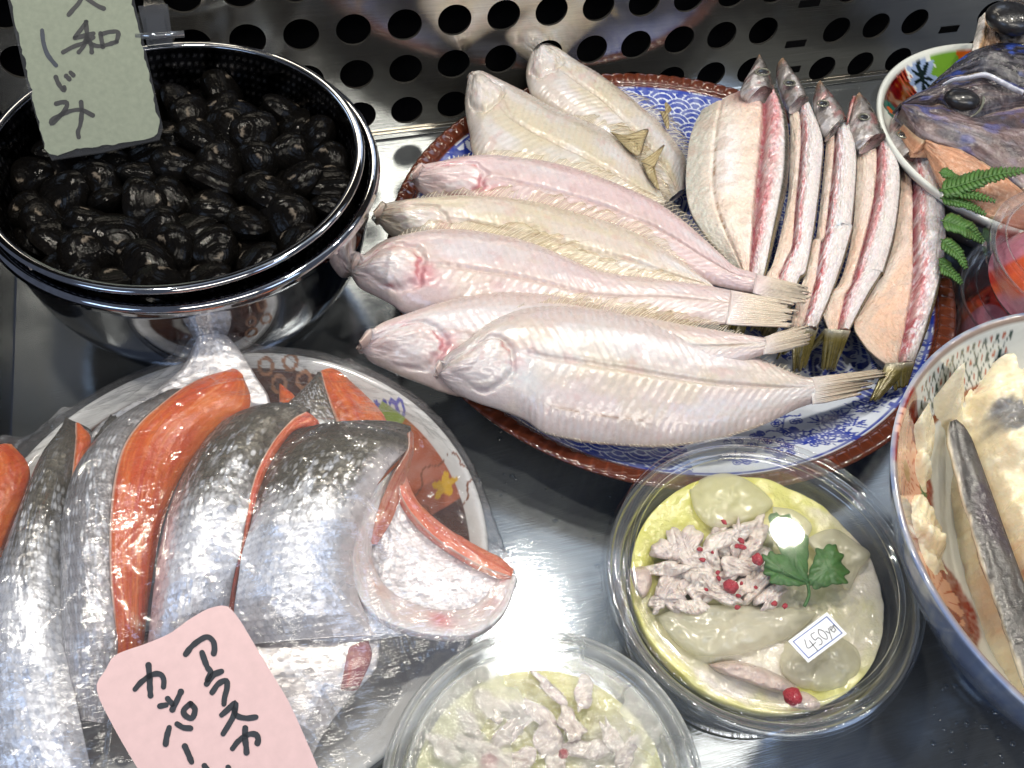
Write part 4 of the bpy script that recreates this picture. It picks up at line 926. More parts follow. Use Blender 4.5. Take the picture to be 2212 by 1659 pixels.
LB3 = Loft(ss([(390, 412), (330, 500), (290, 600), (260, 700)]), ss([(410, 420), (440, 445), (420, 560), (330, 700)]), .054, .056, 30, 20, dome(.002), .003)
piece('salmon_slice', 'narrow dark skinned salmon edge between the left slab and the big red slice', [('skin', LB3, skincol(19, .5, 2), M_SALSKIN)])
# pale belly below everything
LP = Loft(ss([(250, 1230), (420, 1420), (500, 1560), (560, 1750)]), ss([(1250, 1110), (1330, 1170), (1330, 1300), (1230, 1420), (1130, 1560), (1060, 1750)]), [.046, .050, .048, .040], [.051, .050, .046, .038], 120, 110, dome(.009, 3), .008)
piece('salmon_belly', 'pale silvery salmon belly piece at the bottom of the plate beneath the pink card', [('skin', LP, skincol(29, -.9, .0, True, .95, (.6, .58, .57), (.84, .80, .78)), M_SALSKIN)])
LPr = Loft(ss([(1170, 1260), (1185, 1320), (1205, 1385)]), ss([(1300, 1205), (1312, 1270), (1270, 1370)]), .052, .052, 30, 24, dome(.003), .003)
piece('salmon_offcut', 'small purplish red offcut of flesh under the wrap beside the pale belly', [('flesh', LPr, redcol(33, .02, (.30, .10, .12), (.42, .18, .16)), M_SALRED)], None, 'offcut')
# slice with the big red face
LC = Loft(ss([(470, 440), (390, 500), (300, 590), (245, 680), (218, 800), (212, 950), (213, 1150), (218, 1330), (240, 1480)]), ss([(640, 318), (505, 425), (432, 530), (398, 670), (386, 840), (390, 1000), (402, 1140), (408, 1280), (360, 1500)]), [.052, .056, .060, .058, .046], [.062, .070, .072, .066, .050], 150, 80, dome(.007, 2.4), .010)
LC2 = Loft(ss([(815, 252), (730, 275), (640, 320), (505, 428), (432, 532), (398, 672), (386, 842), (390, 1000), (402, 1140), (410, 1290)]), ss([(862, 285), (884, 345), (872, 400), (800, 440), (705, 530), (632, 645), (582, 775), (552, 900), (530, 1050), (502, 1260)]), [.058, .068, .073, .072, .060], [.056, .060, .062, .060, .052], 170, 90, dome(.0045, 2.6), .010)
piece('salmon_slice', 'salmon slice with the largest bright red cut face and grey skin on its left', [('skin', LC, skincol(41, -.2, 1.0, True, .8, (.16, .16, .16), (.52, .51, .54)), M_BELLY), ('flesh', LC2, redcol(43, .055), M_SALRED)])
# middle skin slab with its red edge
LD = Loft(ss([(840, 420), (775, 460), (705, 535), (640, 640), (590, 770), (560, 900), (540, 1050), (512, 1300)]), ss([(1095, 392), (1040, 425), (965, 505), (905, 620), (872, 760), (850, 880), (822, 1000), (800, 1160)]), [.056, .060, .064, .062, .054], [.066, .070, .073, .068, .056], 230, 150, dome(.010, 2.6), .010)
LD2 = Loft(ss([(1080, 400), (1030, 430), (962, 510), (902, 625), (868, 765), (848, 885), (820, 1005), (800, 1110)]), ss([(1128, 440), (1115, 468), (1040, 480), (965, 580), (905, 720), (876, 840), (842, 1000), (828, 1110)]), [.068, .071, .073, .066, .058], [.064, .066, .069, .066, .058], 110, 30, dome(.0018, 2.2), .008)
piece('salmon_slice', 'middle salmon slice, dark above silver below, with a thin red cut edge on its right', [('skin', LD, skincol(51, .30, .62), M_SALSKIN), ('flesh', LD2, redcol(53, .10, (.52, .06, .02), (.70, .16, .05)), M_SALRED)])
# front slice curling round its belly cavity
LE = Loft(ss([(1010, 482), (985, 520), (925, 650), (885, 800), (855, 900), (840, 1000), (825, 1110), (820, 1230)]), ss([(1450, 452), (1448, 520), (1375, 595), (1310, 700), (1262, 830), (1245, 940), (1268, 1060), (1330, 1190)]), [.066, .070, .072, .066, .056], [.062, .068, .070, .064, .054], 240, 190, dome(.011, 2.6), .010)
LEb = Loft(ss([(820, 1180), (900, 1215), (1050, 1235), (1200, 1220)]), ss([(1250, 980), (1300, 1080), (1400, 1150), (1480, 1185)]), [.058, .055, .052], [.058, .056, .050], 60, 60, dome(.003, 2.5), .008)
LEi = Loft(ss([(1405, 660), (1345, 750), (1310, 840), (1300, 940), (1340, 1030), (1430, 1110), (1560, 1150)]), ss([(1412, 640), (1440, 720), (1510, 810), (1610, 885), (1710, 940), (1795, 975), (1770, 1070)]), [.054, .050, .048, .047], [.054, .050, .048, .047], 80, 70, dome(.001, 3), .006)
LEr = Loft(ss([(1400, 625), (1425, 715), (1500, 812), (1600, 888), (1700, 945), (1806, 985)]), ss([(1428, 610), (1470, 710), (1565, 800), (1690, 878), (1765, 915), (1812, 960)]), [.058, .056, .054, .052], [.053, .050, .048, .048], 60, 30, dome(.0009, 2.2), .005)
rim_o = [(1412, 582), (1368, 625), (1285, 720), (1240, 850), (1235, 960), (1285, 1075), (1375, 1145), (1500, 1182), (1630, 1190), (1720, 1160), (1788, 1090), (1824, 980)]
rim_i = [(1416, 590), (1392, 655), (1345, 755), (1320, 840), (1316, 930), (1362, 1015), (1440, 1070), (1540, 1100), (1630, 1100), (1690, 1075), (1735, 1025), (1780, 975)]
LEc = Loft(ss(rim_o), ss(rim_i), [.056, .0635, .0600, .055, .051], [.0555, .0530, .0498, .0488, .0485], 140, 40, dome(.0005, 2), .006)
LEt = Loft(ss([(1448, 470), (1440, 540), (1390, 620), (1345, 715), (1312, 820), (1300, 870)]), ss([(1460, 480), (1458, 560), (1428, 650), (1405, 730), (1375, 800), (1330, 870)]), [.066, .064, .056, .053], [.060, .057, .053, .051], 60, 24, dome(.0008), .004)
def rimcol(U, V):
    n = fbm(U*18, V*3, 7, 4); C = mixc(flat(U.shape, (.78, .71, .70)), (.74, .56, .50), sst(.45, .8, n)*.6)
    C = mixc(C, (.90, .88, .86), .8*gs(U, .14, .10)*sst(.3, .6, n)); C = mixc(C, (.72, .22, .22), .8*gs(U, .70, .04)*gs(V, .6, .4)+.5*sst(.8, 1, U)*sst(.4, .6, n)); C = mixc(C, (.66, .36, .22), .7*gs(U, .42, .06)*sst(.5, .7, n)); return mixc(mixc(C, (.80, .78, .80), sst(.35, .0, V)), (.62, .52, .50), .6*sst(.7, 1, V))
piece('salmon_slice', 'front salmon slice curled round its open silvery belly cavity, dark at the top', [
    ('skin', LE, skincol(61, .26, .56, scales=(30, 24), edgepale=True), M_SALSKIN), ('skin_underside', LEb, skincol(63, -.8, .0, True, .95), M_SALSKIN),
    ('belly_lining', LEi, skincol(65, -.4, .1, True, .8, (.34, .30, .28), (.80, .77, .80)), M_BELLY),
    ('flesh', LEr, redcol(67, .02, (.68, .13, .06), (.78, .26, .14)), M_SALRED), ('belly_wall', LEc, rimcol, M_SALRED), ('loin', LEt, redcol(69, .02, (.50, .14, .07), (.62, .24, .14)), M_SALRED)])

# ------------------------------------------------------------------ clinging film pulled over the salmon plate
pts = np.vstack(SAL)
res = 0.0016; x0, y0 = -0.150, 0.040; nx, ny = 165, 150
Z = np.full((nx, ny), 0.0); 
ix = ((pts[:, 0]-x0)/res).astype(int); iy = ((pts[:, 1]-y0)/res).astype(int); ok = (ix >= 1) & (ix < nx-1) & (iy >= 1) & (iy < ny-1)
np.maximum.at(Z, (ix[ok], iy[ok]), pts[ok, 2])
gx, gy = np.meshgrid(x0+res*np.arange(nx), y0+res*np.arange(ny), indexing='ij')
rr = np.hypot(gx-SPC[0], gy-SPC[1])
Z = np.where((rr > .084) & (rr < .0925), np.maximum(Z, .0405), Z)
for _ in range(3):
    Z = np.maximum.reduce([Z, np.roll(Z, 1, 0)-.0006, np.roll(Z, -1, 0)-.0006, np.roll(Z, 1, 1)-.0006, np.roll(Z, -1, 1)-.0006])
def hull(p):
    p = sorted(map(tuple, p)); 
    def half(q):
        h = []
        for a in q:
            while len(h) > 1 and (h[-1][0]-h[-2][0])*(a[1]-h[-2][1])-(h[-1][1]-h[-2][1])*(a[0]-h[-2][0]) <= 0: h.pop()
            h.append(a)
        return h[:-1]
    return np.array(half(p)+half(p[::-1]))
ta = np.linspace(0, 2*np.pi, 120)[:-1]
keep = np.hypot(pts[:, 0]-SPC[0], pts[:, 1]-SPC[1]) < .125
hp = hull(np.vstack([np.round(pts[keep][::7, :2], 4), np.stack([SPC[0]+.0922*np.cos(ta), SPC[1]+.0922*np.sin(ta)], 1)]))
def hull_r(T):
    out = np.zeros(T.shape); n = len(hp); d0, d1 = np.cos(T), np.sin(T)
    for i in range(n):
        a = hp[i]-SPC; e = hp[(i+1) % n]-hp[i]
        den = d0*e[1]-d1*e[0]; den = np.where(np.abs(den) < 1e-12, 1e-12, den)
        t_ = (a[0]*e[1]-a[1]*e[0])/den; s_ = (a[0]*d1-a[1]*d0)/den
        out = np.where((t_ > 0) & (s_ >= -1e-4) & (s_ <= 1.0001), np.maximum(out, t_), out)
    return out
edge_z = .0405
inside = rr <= hull_r(np.arctan2(gy-SPC[1], gx-SPC[0]))
M_ = np.where(Z > 0, Z+.0008, edge_z); Mo = M_.copy()
for _ in range(500):
    av = .25*(np.roll(M_, 1, 0)+np.roll(M_, -1, 0)+np.roll(M_, 1, 1)+np.roll(M_, -1, 1))
    M_ = np.where(inside, np.maximum(av, Mo), edge_z)
ng = 230; a_ = np.linspace(-1, 1, ng); A2, B2 = np.meshgrid(a_, a_, indexing='ij')
sw = np.abs(A2) > np.abs(B2)
Q_ = np.where(sw, np.abs(A2), np.abs(B2)); aa = np.where(sw, A2, B2); aa = np.where(np.abs(aa) < 1e-9, 1e-9, aa)
T_ = np.where(sw, np.pi/4*B2/aa, np.pi/2-np.pi/4*A2/aa); T_ = np.where(aa < 0, T_+np.pi, T_)
HR = hull_r(T_)+.0012
R_ = np.minimum(Q_/.90, 1)*HR
X_ = SPC[0]+R_*np.cos(T_); Y_ = SPC[1]+R_*np.sin(T_)
fx = np.clip((X_-x0)/res, 0, nx-2); fy = np.clip((Y_-y0)/res, 0, ny-2); i_ = fx.astype(int); j_ = fy.astype(int); fx -= i_; fy -= j_
Z_ = M_[i_, j_]*(1-fx)*(1-fy)+M_[i_+1, j_]*fx*(1-fy)+M_[i_, j_+1]*(1-fx)*fy+M_[i_+1, j_+1]*fx*fy
rid = 1-np.abs(2*fbm(X_*34+3, Y_*34, 77, 3)-1)
rid2 = 1-np.abs(2*fbm(X_*80+Y_*60, Y_*30-X_*22, 78, 2)-1)
rg = random.Random(21); fold = np.zeros_like(Z_)
for _ in range(46):
    a0 = rg.uniform(0, np.pi); cx_, cy_ = SPC[0]+rg.uniform(-.08, .09), SPC[1]+rg.uniform(-.08, .08); ln_ = rg.uniform(.008, .035); cv = rg.uniform(-6, 6)
    u_ = (X_-cx_)*np.cos(a0)+(Y_-cy_)*np.sin(a0); v_ = -(X_-cx_)*np.sin(a0)+(Y_-cy_)*np.cos(a0)+cv*u_*u_
    fold = np.maximum(fold, rg.uniform(.0005, .0014)*np.exp(-(v_/.0011)**2)*np.exp(-(u_/ln_)**4))
Z_ = Z_+fold
Z_ = Z_+.0010+.0009*sst(.80, 1, rid)+.0006*sst(.86, 1, rid2)
skirt = np.clip((Q_-.90)/.10, 0, 1)
pl = 1+.02*np.sin(T_*46+3*noise(T_*9, T_*0, 4))
X_ = np.where(skirt > 0, SPC[0]+(HR*(1-.16*skirt*pl)+.001)*np.cos(T_), X_); Y_ = np.where(skirt > 0, SPC[1]+(HR*(1-.16*skirt*pl)+.001)*np.sin(T_), Y_)
Z_ = np.where(skirt > 0, Z_-skirt*.022-.0008*np.sin(T_*46)*skirt, Z_)
M_WRAP = thin_clear('cling_film', (.95, .95, .96), .10, .085, .55, 4.5, bumps=((26, .5, .006, 'ShaderNodeTexNoise', (1, 2.2, 1)), (160, .45, .0012, 'ShaderNodeTexNoise', (.5, 4.5, 1))), milk=.07, milkcol=(.85, .85, .88), facet=(42, .34, (.5, 1.5, 1)))
wr = grid('cling_film', np.stack([X_, Y_, Z_], -1), None, M_WRAP, None)
tag(wr, 'creased clear cling film stretched over the salmon plate', 'cling film')

# ------------------------------------------------------------------ pink card on the film
def bb(l): return [(x*.33700, 1152.1+y*.33700) for x, y in l]     # crop [0,1700,1100,2448]
p_c = P(430, 1420, .0775); nc = np.array([.16, -.30, .94]); nc /= np.linalg.norm(nc)
to_pink = lambda x, y: PL(x, y, p_c, nc)
pc = thing('name_card', 'pink handwritten card with rounded corners lying on the wrapped salmon', 'name card', p_c)
pe = bb([(1420, 462), (1470, 475), (1540, 560), (1600, 660), (1720, 860), (1850, 1080), (1960, 1320), (2060, 1560), (2120, 1760), (1000, 1800), (960, 1640), (860, 1470), (760, 1300), (670, 1130), (630, 1040), (622, 960), (680, 870), (740, 780), (940, 705), (1090, 640), (1200, 560), (1330, 485)])
e3 = smooth_line(pe+[pe[0]], 120)[:-1]
M_PINK = solid('pink_card', S(222, 190, 190)*.92, .55, var=.05, vscale=300, bumps=((500, .12, .0003), (14, .3, .002)))
poly_plate('card', to_pink(e3[:, 0], e3[:, 1]), .0006, nc, M_PINK, pc)
pk = [bb([(1190, 775), (1240, 715), (1320, 665), (1365, 690), (1375, 740), (1370, 770)]), bb([(1295, 765), (1310, 810), (1330, 860), (1350, 890), (1330, 940)]),
      bb([(1325, 965), (1365, 910), (1420, 885)]), bb([(1360, 1020), (1400, 965), (1450, 945), (1455, 990), (1440, 1050), (1435, 1095)]),
      bb([(1420, 1165), (1460, 1130), (1510, 1085), (1500, 1160), (1470, 1220), (1430, 1285)]), bb([(1500, 1130), (1520, 1170), (1580, 1185), (1640, 1178)]),
      bb([(1490, 1380), (1530, 1330), (1590, 1290), (1640, 1290), (1655, 1320), (1650, 1345)]), bb([(1572, 1248), (1570, 1310), (1578, 1370), (1580, 1405)]),
      bb([(865, 1000), (910, 950), (980, 905), (1030, 905), (1050, 940), (1048, 985)]), bb([(952, 845), (958, 920), (962, 1000), (965, 1040)]),
      bb([(1025, 1108), (1065, 1100)]), bb([(1075, 1060), (1105, 1095)]), bb([(1160, 1015), (1135, 1070), (1105, 1130)]),
      bb([(1220, 1092), (1180, 1130), (1185, 1165), (1230, 1185), (1250, 1130), (1225, 1095)]),
      bb([(1085, 1245), (1070, 1300), (1062, 1350)]), bb([(1135, 1222), (1175, 1245), (1220, 1250)]),
      bb([(1185, 1365), (1205, 1410), (1228, 1465)]), bb([(1310, 1490), (1350, 1540), (1390, 1600)]), bb([(1462, 1500), (1490, 1560)])]
strokes('lettering', pk, 12.5, to_pink, solid('blue_black_marker', (.018, .024, .035), .5, var=.3), pc, nc, .0002)
# ------------------------------------------------------------------ clear deli tubs with marinated fish
def tt(l): return [(1287.6+x*.4485, 914.9+y*.4485) for x, y in l]      # crop [1900,1350,3264,2448]
M_TUB = thin_clear('clear_tub_plastic', (.95, .96, .97), .045, .07, .85, 2.2, bumps=((220, .06, .0008),), milk=.13, milkcol=(.86, .88, .88))
M_LID = thin_clear('clear_lid_plastic', (.97, .975, .98), .035, .03, .75, 3.0, bumps=((22, .05, .003),))
def tub(name, label, c, r, zt, h=.046, misty=None):
    t = thing(name, label, 'deli tub', (c[0], c[1], 0), 'clear round tubs of marinated fish')
    k = r
    wall = [(0, .0012), (k*.70, .0012), (k*.745, .003), (k*.80, zt*.42), (k*.835, zt*.66), (k*.862, zt*.70), (k*.885, zt*.80), (k*.905, zt*.83), (k*.955, zt*.86), (k*.965, zt*.90), (k*.985, zt*.90), (k*.985, zt*.82)]
    lathe('tub_wall', dens(wall, 70), M_TUB, t, c, 128)
    lid = [(0, zt), (k*.80, zt), (k*.825, zt-.0012), (k*.845, zt+.0003), (k*.865, zt-.0008), (k*.885, zt+.0014), (k*.915, zt+.0024), (k*.935, zt+.0006), (k*.955, zt+.0022), (k*.975, zt+.0014), (k*.99, zt-.001), (k*1.0, zt-.0035), (k*1.0, zt-.0085), (k*1.015, zt-.0095), (k*1.018, zt-.0102)]
    l = lathe('lid', dens(lid, 90), M_LID if misty is None else misty, t, c, 160)
    return t
TC1 = np.array([.1465, .1162]); TR1 = .0566; ZT1 = .0540
tub('deli_tub', 'clear round tub of fish and onion in yellow oil with parsley and a price sticker', TC1, TR1, ZT1)
M_MAR = vc_mat('oily_marinade', .12, .55, .25, (.006, .005, .002), ((140, .35, .003), (600, .3, .001)), var=.08, vscale=260, coat=.7, rvar=.06, coatr=.04)
M_FLAKE = vc_mat('cooked_fish_flake', .34, .5, .25, (.003, .0016, .001), ((600, .5, .0014),), var=.14, vscale=500, coat=.45, coatr=.15)
def marinade(label, c, r, z, seed, anchor=None, dull=0.0):
    nr, nt = 90, 260
    R, T = np.meshgrid(np.linspace(0, 1, nr)*r, np.linspace(0, 2*np.pi, nt, endpoint=False), indexing='ij')
    X, Y = R*np.cos(T), R*np.sin(T)
    n = fbm(X*70+3, Y*70, seed, 4); n2 = fbm(X*170, Y*170, seed+2, 4)
    Zz = z+.0045*(n-.5)+.0016*(n2-.5)
    C = mixc(flat(R.shape, (.66, .62, .46)), (.72, .66, .56), sst(.40, .62, fbm(X*60+9, Y*60, seed+4, 3)))
    yel = np.clip(sst(.1, .9, .47+.9*(Y*.8-X*.5)/r+1.2*(fbm(X*40, Y*40, seed+6, 3)-.5)), 0, 1)+.75*sst(.84, .97, R/r+.5*(n-.5))*sst(.3, .6, fbm(X*30+2, Y*30, seed+16, 2))
    C = mixc(C, (.62, .61, .13), np.clip(yel, 0, 1)*.88); C = mixc(C, (.66, .63, .22), sst(.55, .72, n2)*.5*np.clip(yel, 0, 1)); C = mixc(C, (.52, .50, .08), np.clip(yel, 0, 1)*sst(.55, .7, n)*.6)
    if dull: C = mixc(C, (.50, .48, .36), np.full(R.shape, dull))
    skirt = [(r*.985, z-.006), (r*.9, .006), (0, .004)]
    P3 = np.stack([c[0]+X, c[1]+Y, Zz], -1)
    ext = [np.stack([c[0]+a*np.cos(T[0]), c[1]+a*np.sin(T[0]), np.full(nt, b)], -1)[None] for a, b in skirt]
    PP = np.concatenate([P3]+ext, 0); CC = np.concatenate([C]+[C[-1:]]*3, 0)
    o = grid('marinade', PP, CC, M_MAR, None, True); tag(o, label, 'marinade'); return o
marinade('yellow green oil marinade filling the tub with the price sticker', TC1, TR1*.815, .0405, 5)
def slab(name, label, cat, outline, z, th, col, mat, grp, seed=1, curl=.003, n=16, fiber=0.0, kp=6, tilt=(0, 0)):
    """an irregular thin piece: outline filled as rings to its middle"""
    e = smooth_line(list(outline)+[outline[0]], 72)[:-1]
    c = e.mean(0); k = np.linspace(0, 1, n)
    G = c+(e[None]-c)*k[:, None, None]
    zz = z+curl*(fbm(G[..., 0]*.03, G[..., 1]*.03, seed, 3)-.5)*2+th*(1-k[:, None]**kp)+tilt[0]*(G[..., 0]-c[0])+tilt[1]*(G[..., 1]-c[1])+fiber*(fbm((G[..., 0]*math.cos(seed)+G[..., 1]*math.sin(seed))*.30, (G[..., 1]*math.cos(seed)-G[..., 0]*math.sin(seed))*.07, seed+2, 3)-.5)
    Pt = P(G[..., 0], G[..., 1], zz); Pb = P(G[..., 0], G[..., 1], zz*0+z-.0035)
    nn = fbm(G[..., 0]*.08, G[..., 1]*.08, seed+5, 4)
    C = mixc(flat(nn.shape, col[0]), col[1], sst(.35, .65, nn))
    V = np.concatenate([Pt, Pb[::-1]], 0); CC = np.concatenate([C, C[::-1]], 0)
    o = grid(name, V, CC, mat, None, True, True); tag(o, label, cat, grp); return o
def onion_mat():
    return thin_clear('soaked_onion', (.97, .96, .88), .10, .05, .5, 4, bumps=((120, .4, .002),), milk=.62, milkcol=(.90, .88, .74))
M_ONION = onion_mat(); ON = ((.66, .62, .42), (.60, .56, .36)); OG = 'onion pieces in the priced tub'
slab('onion_slice', 'broad pale onion slice across the middle of the tub just left of the price sticker', 'onion slice', tt([(290, 930), (400, 890), (560, 875), (720, 880), (880, 885), (1010, 900), (1060, 915), (960, 1010), (880, 1050), (760, 1090), (620, 1120), (470, 1110), (370, 1040)]), .0430, .0035, ON, M_ONION, OG, 3)
slab('onion_slice', 'pointed pale onion slice to the right of the parsley leaf', 'onion slice', tt([(1010, 560), (1080, 520), (1160, 510), (1250, 570), (1322, 630), (1270, 700), (1215, 800), (1150, 740), (1080, 650)]), .0440, .0030, ((.66, .64, .46), (.62, .60, .44)), M_ONION, OG, 9)
slab('onion_slice', 'round translucent onion slice under the price sticker', 'onion slice', tt([(900, 1060), (960, 1010), (1080, 1000), (1180, 1030), (1260, 1090), (1270, 1180), (1200, 1260), (1080, 1290), (960, 1260), (890, 1180)]), .0415, .0030, ((.52, .50, .30), (.58, .55, .36)), M_ONION, OG, 15)
slab('onion_slice', 'yellow tinted onion slice at the far side of the priced tub', 'onion slice', tt([(450, 320), (520, 260), (640, 240), (760, 290), (850, 380), (800, 440), (690, 490), (560, 500), (480, 430)]), .0425, .0030, ((.62, .61, .22), (.66, .64, .36)), M_ONION, OG, 21)
slab('onion_slice', 'yellow onion slice behind the parsley along the far right of the tub', 'onion slice', tt([(850, 400), (960, 420), (1040, 500), (960, 600), (860, 560)]), .0420, .002, ((.64, .60, .34), (.62, .60, .28)), M_ONION, OG, 25)
M_PEP = solid('red_peppercorn', (.44, .03, .045), .35, bumps=((900, .8, .002),), coat=.3)
def flakes(spots, z, seed, grp, where):
    rg = random.Random(seed)
    for i, (x, y, s, lab) in enumerate(spots):
        n = 15; a = np.linspace(0, 2*np.pi, n, endpoint=False); ang = rg.uniform(0, 3.14); el = rg.uniform(1.5, 4.0)
        rr = s*1.30*(1+.75*(fbm(np.cos(a)*1.7+i*3, np.sin(a)*1.7, seed, 3)-.5)*2)
        ox = rr*np.cos(a)*el**.5; oy = rr*np.sin(a)/el**.5
        o = [(x+ox[k]*math.cos(ang)-oy[k]*math.sin(ang), y+ox[k]*math.sin(ang)+oy[k]*math.cos(ang)) for k in range(n)]
        slab('fish_flake', lab, 'fish flake', o, z+rg.uniform(-.001, .003), rg.uniform(.0014, .0032), ((.78, .68, .61), (.62, .53, .50)) if rg.random() < .6 else ((.82, .74, .67), (.70, .60, .54)), M_FLAKE, grp, seed+i, .0024, 14, .0022, 9, (rg.uniform(-.00007, .00007), rg.uniform(-.00007, .00007)))
F1L = 'shredded beige fish flake heaped left of the parsley leaf'
fl1 = [tt([(x, y)])[0]+(s, F1L) for x, y, s in ((360, 600, 24), (430, 570, 26), (390, 680, 30), (460, 640, 30), (330, 700, 20), (440, 720, 24), (580, 545, 24), (660, 540, 30), (760, 545, 28), (620, 600, 22), (700, 610, 28), (770, 640, 26), (560, 700, 24), (530, 760, 26), (620, 740, 24), (700, 690, 24), (760, 740, 26), (480, 800, 24), (590, 820, 24), (700, 790, 22), (770, 800, 24), (820, 740, 20), (400, 800, 24), (340, 780, 22), (380, 870, 24), (450, 880, 20), (850, 830, 22), (300, 860, 18))]
flakes(fl1, .0430, 31, 'fish flakes heaped in the priced tub', '')
for i, (ol, lab) in enumerate((([(540, 1160), (640, 1140), (760, 1160), (880, 1210), (970, 1270), (950, 1310), (840, 1290), (700, 1240), (590, 1200)], 'long beige fish strip at the near side of the priced tub'), ([(930, 1300), (1010, 1290), (1080, 1340), (1060, 1380), (960, 1370)], 'short beige fish strip under the lower red peppercorn'), ([(160, 700), (240, 690), (270, 760), (230, 840), (190, 800)], 'pale fish strip against the left wall of the priced tub'))):
    slab('fish_flake', lab, 'fish flake', tt(ol), .0405+.001*i, .005, ((.66, .54, .47), (.56, .44, .40)), M_FLAKE, 'fish strips in the priced tub', 50+i, .002)
for (x, y, s, lab) in ((650, 785, .0027, 'red peppercorn on the fish flakes in the middle of the priced tub'), (948, 1315, .0032, 'largest red peppercorn at the near edge of the priced tub'), (778, 655, .0022, 'red peppercorn touching the left lobe of the parsley')):
    q = tt([(x, y)])[0]; o = blob('peppercorn', P(q[0], q[1], .0500), s, M_PEP, None, 24, 14, .25, int(x), (1, 1, .8)); tag(o, lab, 'peppercorn', 'whole red peppercorns in the priced tub')
rg = random.Random(5)
for (x, y) in ((617, 475), (500, 605), (512, 655), (560, 620), (700, 565), (680, 590), (585, 720), (590, 745), (700, 770), (685, 830), (680, 885), (860, 865), (910, 880), (530, 800), (770, 790), (705, 595)):
    q = tt([(x, y)])[0]; o = blob('pepper_fleck', P(q[0], q[1], .0492), rg.uniform(.0006, .0011), M_PEP, None, 8, 6, .5, int(x), (1.3, 1, .6), rg.uniform(0, 3)); tag(o, 'tiny red pepper fleck scattered over the fish flakes', 'pepper fleck', 'red pepper flecks in the priced tub')
# parsley
M_PARS = solid('parsley_leaf', (.055, .15, .035), .42, var=.25, vscale=260, bumps=((420, .35, .0010),), sss=.1)
pz = .0525
par = thing('parsley_sprig', 'green three lobed parsley sprig lying in the tub of fish', 'parsley', P(*tt([(1015, 760)])[0], pz))
def leaf(ol, seed, apex):
    e = smooth_line(list(tt(ol))+[tt(ol)[0]], 141)[:-1]; c = np.array(tt([apex])[0])
    k = np.linspace(0, 1, 10); i = np.arange(140)
    ser = 1+.085*np.abs(np.sin(i*.30))+.03*noise(i*.5, i*0, seed)
    mid = e.mean(0); G = mid+(e[None]-mid)*(k[:, None, None]*ser[None, :, None])
    zz = pz-.0012+.0016*(1-k[:, None]**2)*np.ones(140)-.0010*gs(np.abs((G-c)@np.array([.35, -.94])-0), 0, 4)+.0008*(fbm(G[..., 0]*.1, G[..., 1]*.1, seed)-.5)
    g = grid('leaflet', P(G[..., 0], G[..., 1], zz), None, M_PARS, par, True)
    g.modifiers.new('thickness', 'SOLIDIFY').thickness = .0004
leaf([(865, 435), (840, 465), (848, 500), (838, 530), (868, 560), (880, 600), (925, 655), (962, 705), (1012, 765), (1012, 690), (1015, 600), (1012, 545), (985, 530), (985, 490), (950, 490), (935, 450), (900, 455)], 3, (1012, 765))
leaf([(1012, 772), (965, 695), (905, 640), (870, 640), (845, 622), (830, 642), (806, 640), (820, 680), (812, 720), (842, 735), (845, 765), (900, 775), (960, 778)], 5, (1012, 772))
leaf([(1024, 772), (1028, 720), (1058, 645), (1062, 610), (1090, 608), (1120, 590), (1150, 590), (1165, 618), (1188, 640), (1180, 675), (1215, 710), (1195, 735), (1205, 765), (1140, 772), (1070, 790)], 7, (1024, 772))
q = smooth_line(tt([(1018, 770), (1026, 815), (1018, 850), (1002, 882)]), 14); tube('stem', P(q[:, 0], q[:, 1], np.linspace(pz-.001, pz-.004, 14)), .0006, M_PARS, par, 8)
# price sticker on the lid
zs = ZT1+.0004; up = np.array([0, 0, 1.0]); to_lid = lambda x, y: P(x, y, zs)
sk = thing('price_sticker', 'small white blue bordered sticker on the tub lid reading 450 yen', 'sticker', P(*tt([(1065, 1030)])[0], zs))
A_, B_, D_ = [np.array(tt([p])[0]) for p in ((925, 1048), (1112, 908), (1022, 1152))]
loc = lambda u, v: A_+(B_-A_)*u+(D_-A_)*v
M_PAPER = solid('white_sticker_paper', (.78, .80, .84), .5, var=.04)
poly_plate('sticker_paper', [to_lid(*loc(u, v)) for u, v in ((0, 0), (1, 0), (1, 1), (0, 1))], .0002, up, M_PAPER, sk)
M_BLUEINK = solid('blue_print', (.05, .12, .42), .5)
fr = [loc(u, v).tolist() for u, v in ((.07, .12), (.5, .12), (.93, .12))], [loc(u, v).tolist() for u, v in ((.93, .12), (.93, .5), (.93, .88))], [loc(u, v).tolist() for u, v in ((.93, .88), (.5, .88), (.07, .88))], [loc(u, v).tolist() for u, v in ((.07, .88), (.07, .5), (.07, .12))]
strokes('border', list(fr), 2.0, to_lid, M_BLUEINK, sk, up, .00006)
M_PEN = solid('grey_pencil', (.06, .06, .07), .5)
ch = [[(.27, .30), (.20, .60), (.40, .60)], [(.33, .42), (.31, .88)], [(.52, .30), (.43, .30), (.42, .52), (.50, .52), (.52, .66), (.47, .76), (.41, .74)],
      [(.62, .30), (.57, .42), (.57, .62), (.62, .74), (.67, .60), (.67, .42), (.62, .30)], [(.71, .50), (.74, .64)], [(.79, .48), (.74, .66), (.69, .84)], [(.81, .58), (.855, .54), (.85, .48), (.815, .50), (.805, .62), (.83, .70), (.865, .66)], [(.885, .50), (.88, .68)], [(.885, .54), (.915, .49), (.925, .58), (.925, .68)]]
strokes('lettering', [[loc(u, v).tolist() for u, v in l] for l in ch], 1.7, to_lid, M_PEN, sk, up, .00006)
